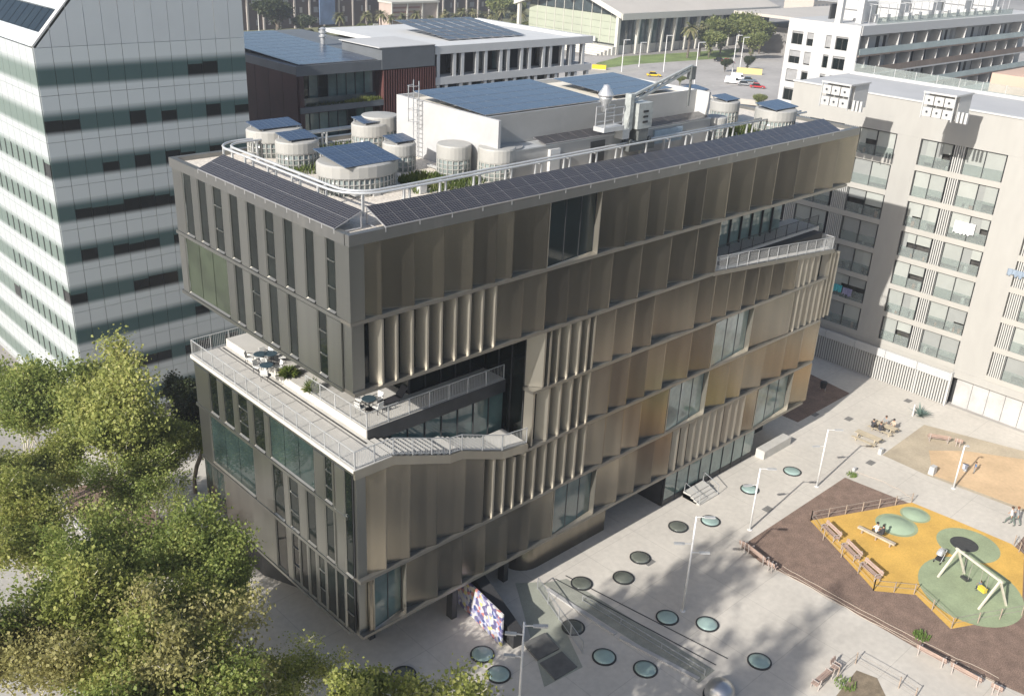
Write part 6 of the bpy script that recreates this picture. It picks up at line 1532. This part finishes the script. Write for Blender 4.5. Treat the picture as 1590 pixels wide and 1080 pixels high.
p = onz(930, 108); o = thing('road_barrier', 'yellow painted barrier block beside the traffic island', 'barrier', (p.x, p.y, 0)); d = Vector((math.cos(rd), math.sin(rd), 0))
build(MB().bar(p-d*2.2+Vector((0, 0, .7)), p+d*2.2+Vector((0, 0, .7)), 1.2, 1.4), 'block', YC, o); build(MB().bar(p-d*2.3+Vector((0, 0, .1)), p+d*2.3+Vector((0, 0, .1)), 1.4, .2), 'base', GREYC, o)
p = onz(1163, 115); o = build(MB().bar(p-d*4+Vector((0, 0, .9)), p+d*4+Vector((0, 0, .9)), .4, 1.8), 'site_hoarding', mat('yellow_hoarding', (.62, .5, .2), .7), loc=p, label='low yellow hoarding behind the parked vans', cat='hoarding')

# ================================================================ people
SKIN = mat('skin', (.42, .25, .17), .6)
def person(label, loc, rz, top, legs, hair, pose='stand', s=1.0, name='person'):
    """one continuous body grown over a posed skeleton; clothing colours by body region, hair as a child"""
    J = {}; E = []; Rr = {}
    def j(n, p, r, par=None):
        J[n] = Vector(p); Rr[n] = r
        if par: E.append((par, n))
    zp = .92 if pose in ('stand', 'walk') else .50
    lean = .0 if pose == 'stand' else .06
    j('pelvis', (0, 0, zp), .135); j('belly', (lean*.5, 0, zp+.2), .125, 'pelvis'); j('chest', (lean, 0, zp+.42), .14, 'belly'); j('neck', (lean+.01, 0, zp+.58), .055, 'chest'); j('head', (lean+.04, 0, zp+.70), .095, 'neck'); j('crown', (lean+.035, 0, zp+.79), .08, 'head')
    for sd, sg_ in (('l', 1), ('r', -1)):
        sw = {'walk': .32*sg_, 'stand': .05*sg_}.get(pose, 0)
        j(sd+'sho', (lean, sg_*.18, zp+.50), .06, 'chest')
        if pose in ('sit', 'ride'):
            j(sd+'elb', (lean+.14, sg_*.24, zp+.26), .045, sd+'sho'); j(sd+'wri', (lean+.36, sg_*.17, zp+.24), .034, sd+'elb'); j(sd+'han', (lean+.44, sg_*.15, zp+.22), .036, sd+'wri')
            j(sd+'hip', (.03, sg_*.1, zp-.02), .085, 'pelvis'); j(sd+'kne', (.44, sg_*.13, zp-.0), .062, sd+'hip'); j(sd+'ank', (.42, sg_*.13, .08), .042, sd+'kne'); j(sd+'toe', (.58, sg_*.15, .04), .035, sd+'ank')
        else:
            j(sd+'elb', (lean-sw*.5, sg_*.24, zp+.22), .045, sd+'sho'); j(sd+'wri', (lean-sw*.75+.08, sg_*.23, zp-.02), .034, sd+'elb'); j(sd+'han', (lean-sw*.8+.11, sg_*.22, zp-.1), .036, sd+'wri')
            j(sd+'hip', (0, sg_*.1, zp-.06), .088, 'pelvis'); j(sd+'kne', (sw*.75+.05, sg_*.11, .5), .062, sd+'hip'); j(sd+'ank', (sw*1.15, sg_*.11, .09 if sw >= 0 else .14), .042, sd+'kne'); j(sd+'toe', (sw*1.15+.16, sg_*.13, .04), .035, sd+'ank')
    ks = list(J); me = bpy.data.meshes.new('tmp'); me.from_pydata([tuple(J[k]) for k in ks], [(ks.index(a), ks.index(b)) for a, b in E], [])
    t = bpy.data.objects.new('tmp', me); COL.objects.link(t); t.modifiers.new('skin', 'SKIN'); t.modifiers.new('sub', 'SUBSURF').levels = 1
    for i, k in enumerate(ks): sv = me.skin_vertices[0].data[i]; sv.radius = (Rr[k], Rr[k]); sv.use_root = k == 'pelvis'
    dg = bpy.context.evaluated_depsgraph_get(); dg.update(); bm2 = bpy.data.meshes.new_from_object(t.evaluated_get(dg)); bpy.data.objects.remove(t); bpy.data.meshes.remove(me)
    bm2.name = 'person_body'; bm2.materials.clear()
    for m_ in (top, legs, SKIN, DARK): bm2.materials.append(m_)
    cls = {}
    for a, b in E:
        k = b[1:]
        cls[(a, b)] = 2 if b in ('head', 'crown', 'neck') or k in ('han', 'wri') else (3 if k == 'toe' else (1 if k in ('hip', 'kne', 'ank') else 0))
    for p_ in bm2.polygons:
        c = p_.center; best = None
        for (a, b), v in cls.items():
            A_, B_ = J[a], J[b]; d_ = B_-A_; u = max(0, min(1, (c-A_).dot(d_)/d_.length_squared)); L_ = (c-(A_+d_*u)).length - Rr[b]*.4
            if best is None or L_ < best[0]: best = (L_, v)
        p_.material_index = best[1]; p_.use_smooth = True
    o = bpy.data.objects.new(name, bm2); COL.objects.link(o); tag(o, label, 'person'); o.location = loc; o.rotation_euler = (0, 0, rz); o.scale = (s,)*3; ROOT[o.name] = Vector((0, 0, 0))
    hc = J['head']+Vector((-.015, 0, .045)); hm = MB().lathe([(.085, -.06), (.112, .0), (.108, .05), (.07, .098), (.01, .112)], hc, 12); q = build(hm, 'hair', hair, None, True); q.parent = o
    fc = J['head']; f = MB(); f.cbox(fc+Vector((.098, 0, -.005)), (.03, .022, .035)); q = build(f, 'nose', SKIN, None); q.parent = o
    return o
CL = {n: mat('cloth_'+n, c, .85, nscale=6, namt=.12) for n, c in (('white', (.62, .62, .6)), ('grey', (.25, .26, .26)), ('dark', (.04, .04, .045)), ('green', (.12, .15, .13)), ('navy', (.04, .05, .09)), ('beige', (.42, .36, .28)), ('rust', (.25, .09, .05)), ('blue', (.1, .17, .3)))}
HB_ = mat('brown_hair', (.06, .035, .02), .7); HD_ = mat('black_hair', (.015, .012, .012), .6); HL_ = mat('auburn_hair', (.16, .06, .02), .7)
a = onz(1567, 815); wd = math.atan2((onz(1590, 826)-onz(1540, 800)).y, (onz(1590, 826)-onz(1540, 800)).x)
person('walking person in a white top and dark trousers at the right picture edge', (a.x, a.y, .006), wd+math.pi, CL['white'], CL['green'], HB_, 'walk')
a = onz(1576, 815); person('walking person with auburn hair in a grey green jacket beside the one in white', (a.x, a.y, .006), wd+math.pi+.2, CL['grey'], CL['green'], HL_, 'walk')
a = onz(1360, 836, .5)
for i, (px, py, t_, l_, h_, lb) in enumerate(((1359, 834, 'white', 'dark', HD_, 'person in white sitting on the seesaw, left of the dark dressed one'), (1369, 838, 'dark', 'dark', HD_, 'person in dark clothes sitting on the seesaw'))):
    p = onz(px, py); person(lb, (p.x, p.y, .06), .9+i*.5, CL[t_], CL[l_], h_, 'sit')
p2 = pt2
for dx, dy, rz, t_, l_, h_, lb in ((-.78, .75, 0, 'dark', 'dark', HD_, 'person in black sitting at the far left of the picnic table'), (-.78, .0, 0, 'dark', 'navy', HB_, 'broad person in dark coat at the left side middle of the picnic table'), (.78, .3, math.pi, 'grey', 'beige', HB_, 'person in grey on the right side of the picnic table'), (.78, -.5, math.pi, 'beige', 'dark', HD_, 'person in beige on the right side of the picnic table, nearer the viewer')):
    x = dx-(.1 if dx < 0 else -.1)
    person(lb, (p2.x+x, p2.y+dy, .02), rz, CL[t_], CL[l_], h_, 'sit')
p = onz(100, 775); person('person in navy walking on the sunlit street between the trees', (p.x, p.y, .006), 2.0, CL['navy'], CL['blue'], HD_, 'walk')
p = onz(1512, 735); person('child in pale blue beside the spring rider on the orange ground', (p.x, p.y, .025), 2.2, CL['blue'], CL['grey'], HB_, 'stand', .68)
p = onz(1521, 916); person('small child in blue on the yellow swing seat', (p.x, p.y, .05), 2.4, CL['blue'], CL['navy'], HB_, 'sit', .62)
# ================================================================ street beside the grove and air
sheet([(-40, -60), (-6.5, -60), (-6.5, 38), (-40, 38)], .008, 'street_paving', mat('street_paving', (.36, .345, .32), .85, nscale=.25, namt=.12, fine=.08))
structure(MB().box(-6.6, -6.4, -12, 38, 0, .12), 'kerb', GREYC)
sheet([(-6.0, 20), (-1.2, 20), (-1.2, 33), (-6.0, 33)], .012, 'planting_bed', MULCH)
HZ = bpy.data.materials.new('thin_haze'); HZ.use_nodes = True; t = HZ.node_tree
for n in list(t.nodes):
    if n.type == 'BSDF_PRINCIPLED': t.nodes.remove(n)
pv_ = t.nodes.new('ShaderNodeVolumePrincipled'); pv_.inputs['Color'].default_value = (.9, .93, 1, 1); pv_.inputs['Density'].default_value = .00042; pv_.inputs['Anisotropy'].default_value = .3
t.links.new(pv_.outputs[0], t.nodes['Material Output'].inputs['Volume'])
hz = build(MB().box(-1600, 2600, -1600, 2600, -1.5, 60), 'haze', HZ); hz['kind'] = 'stuff'
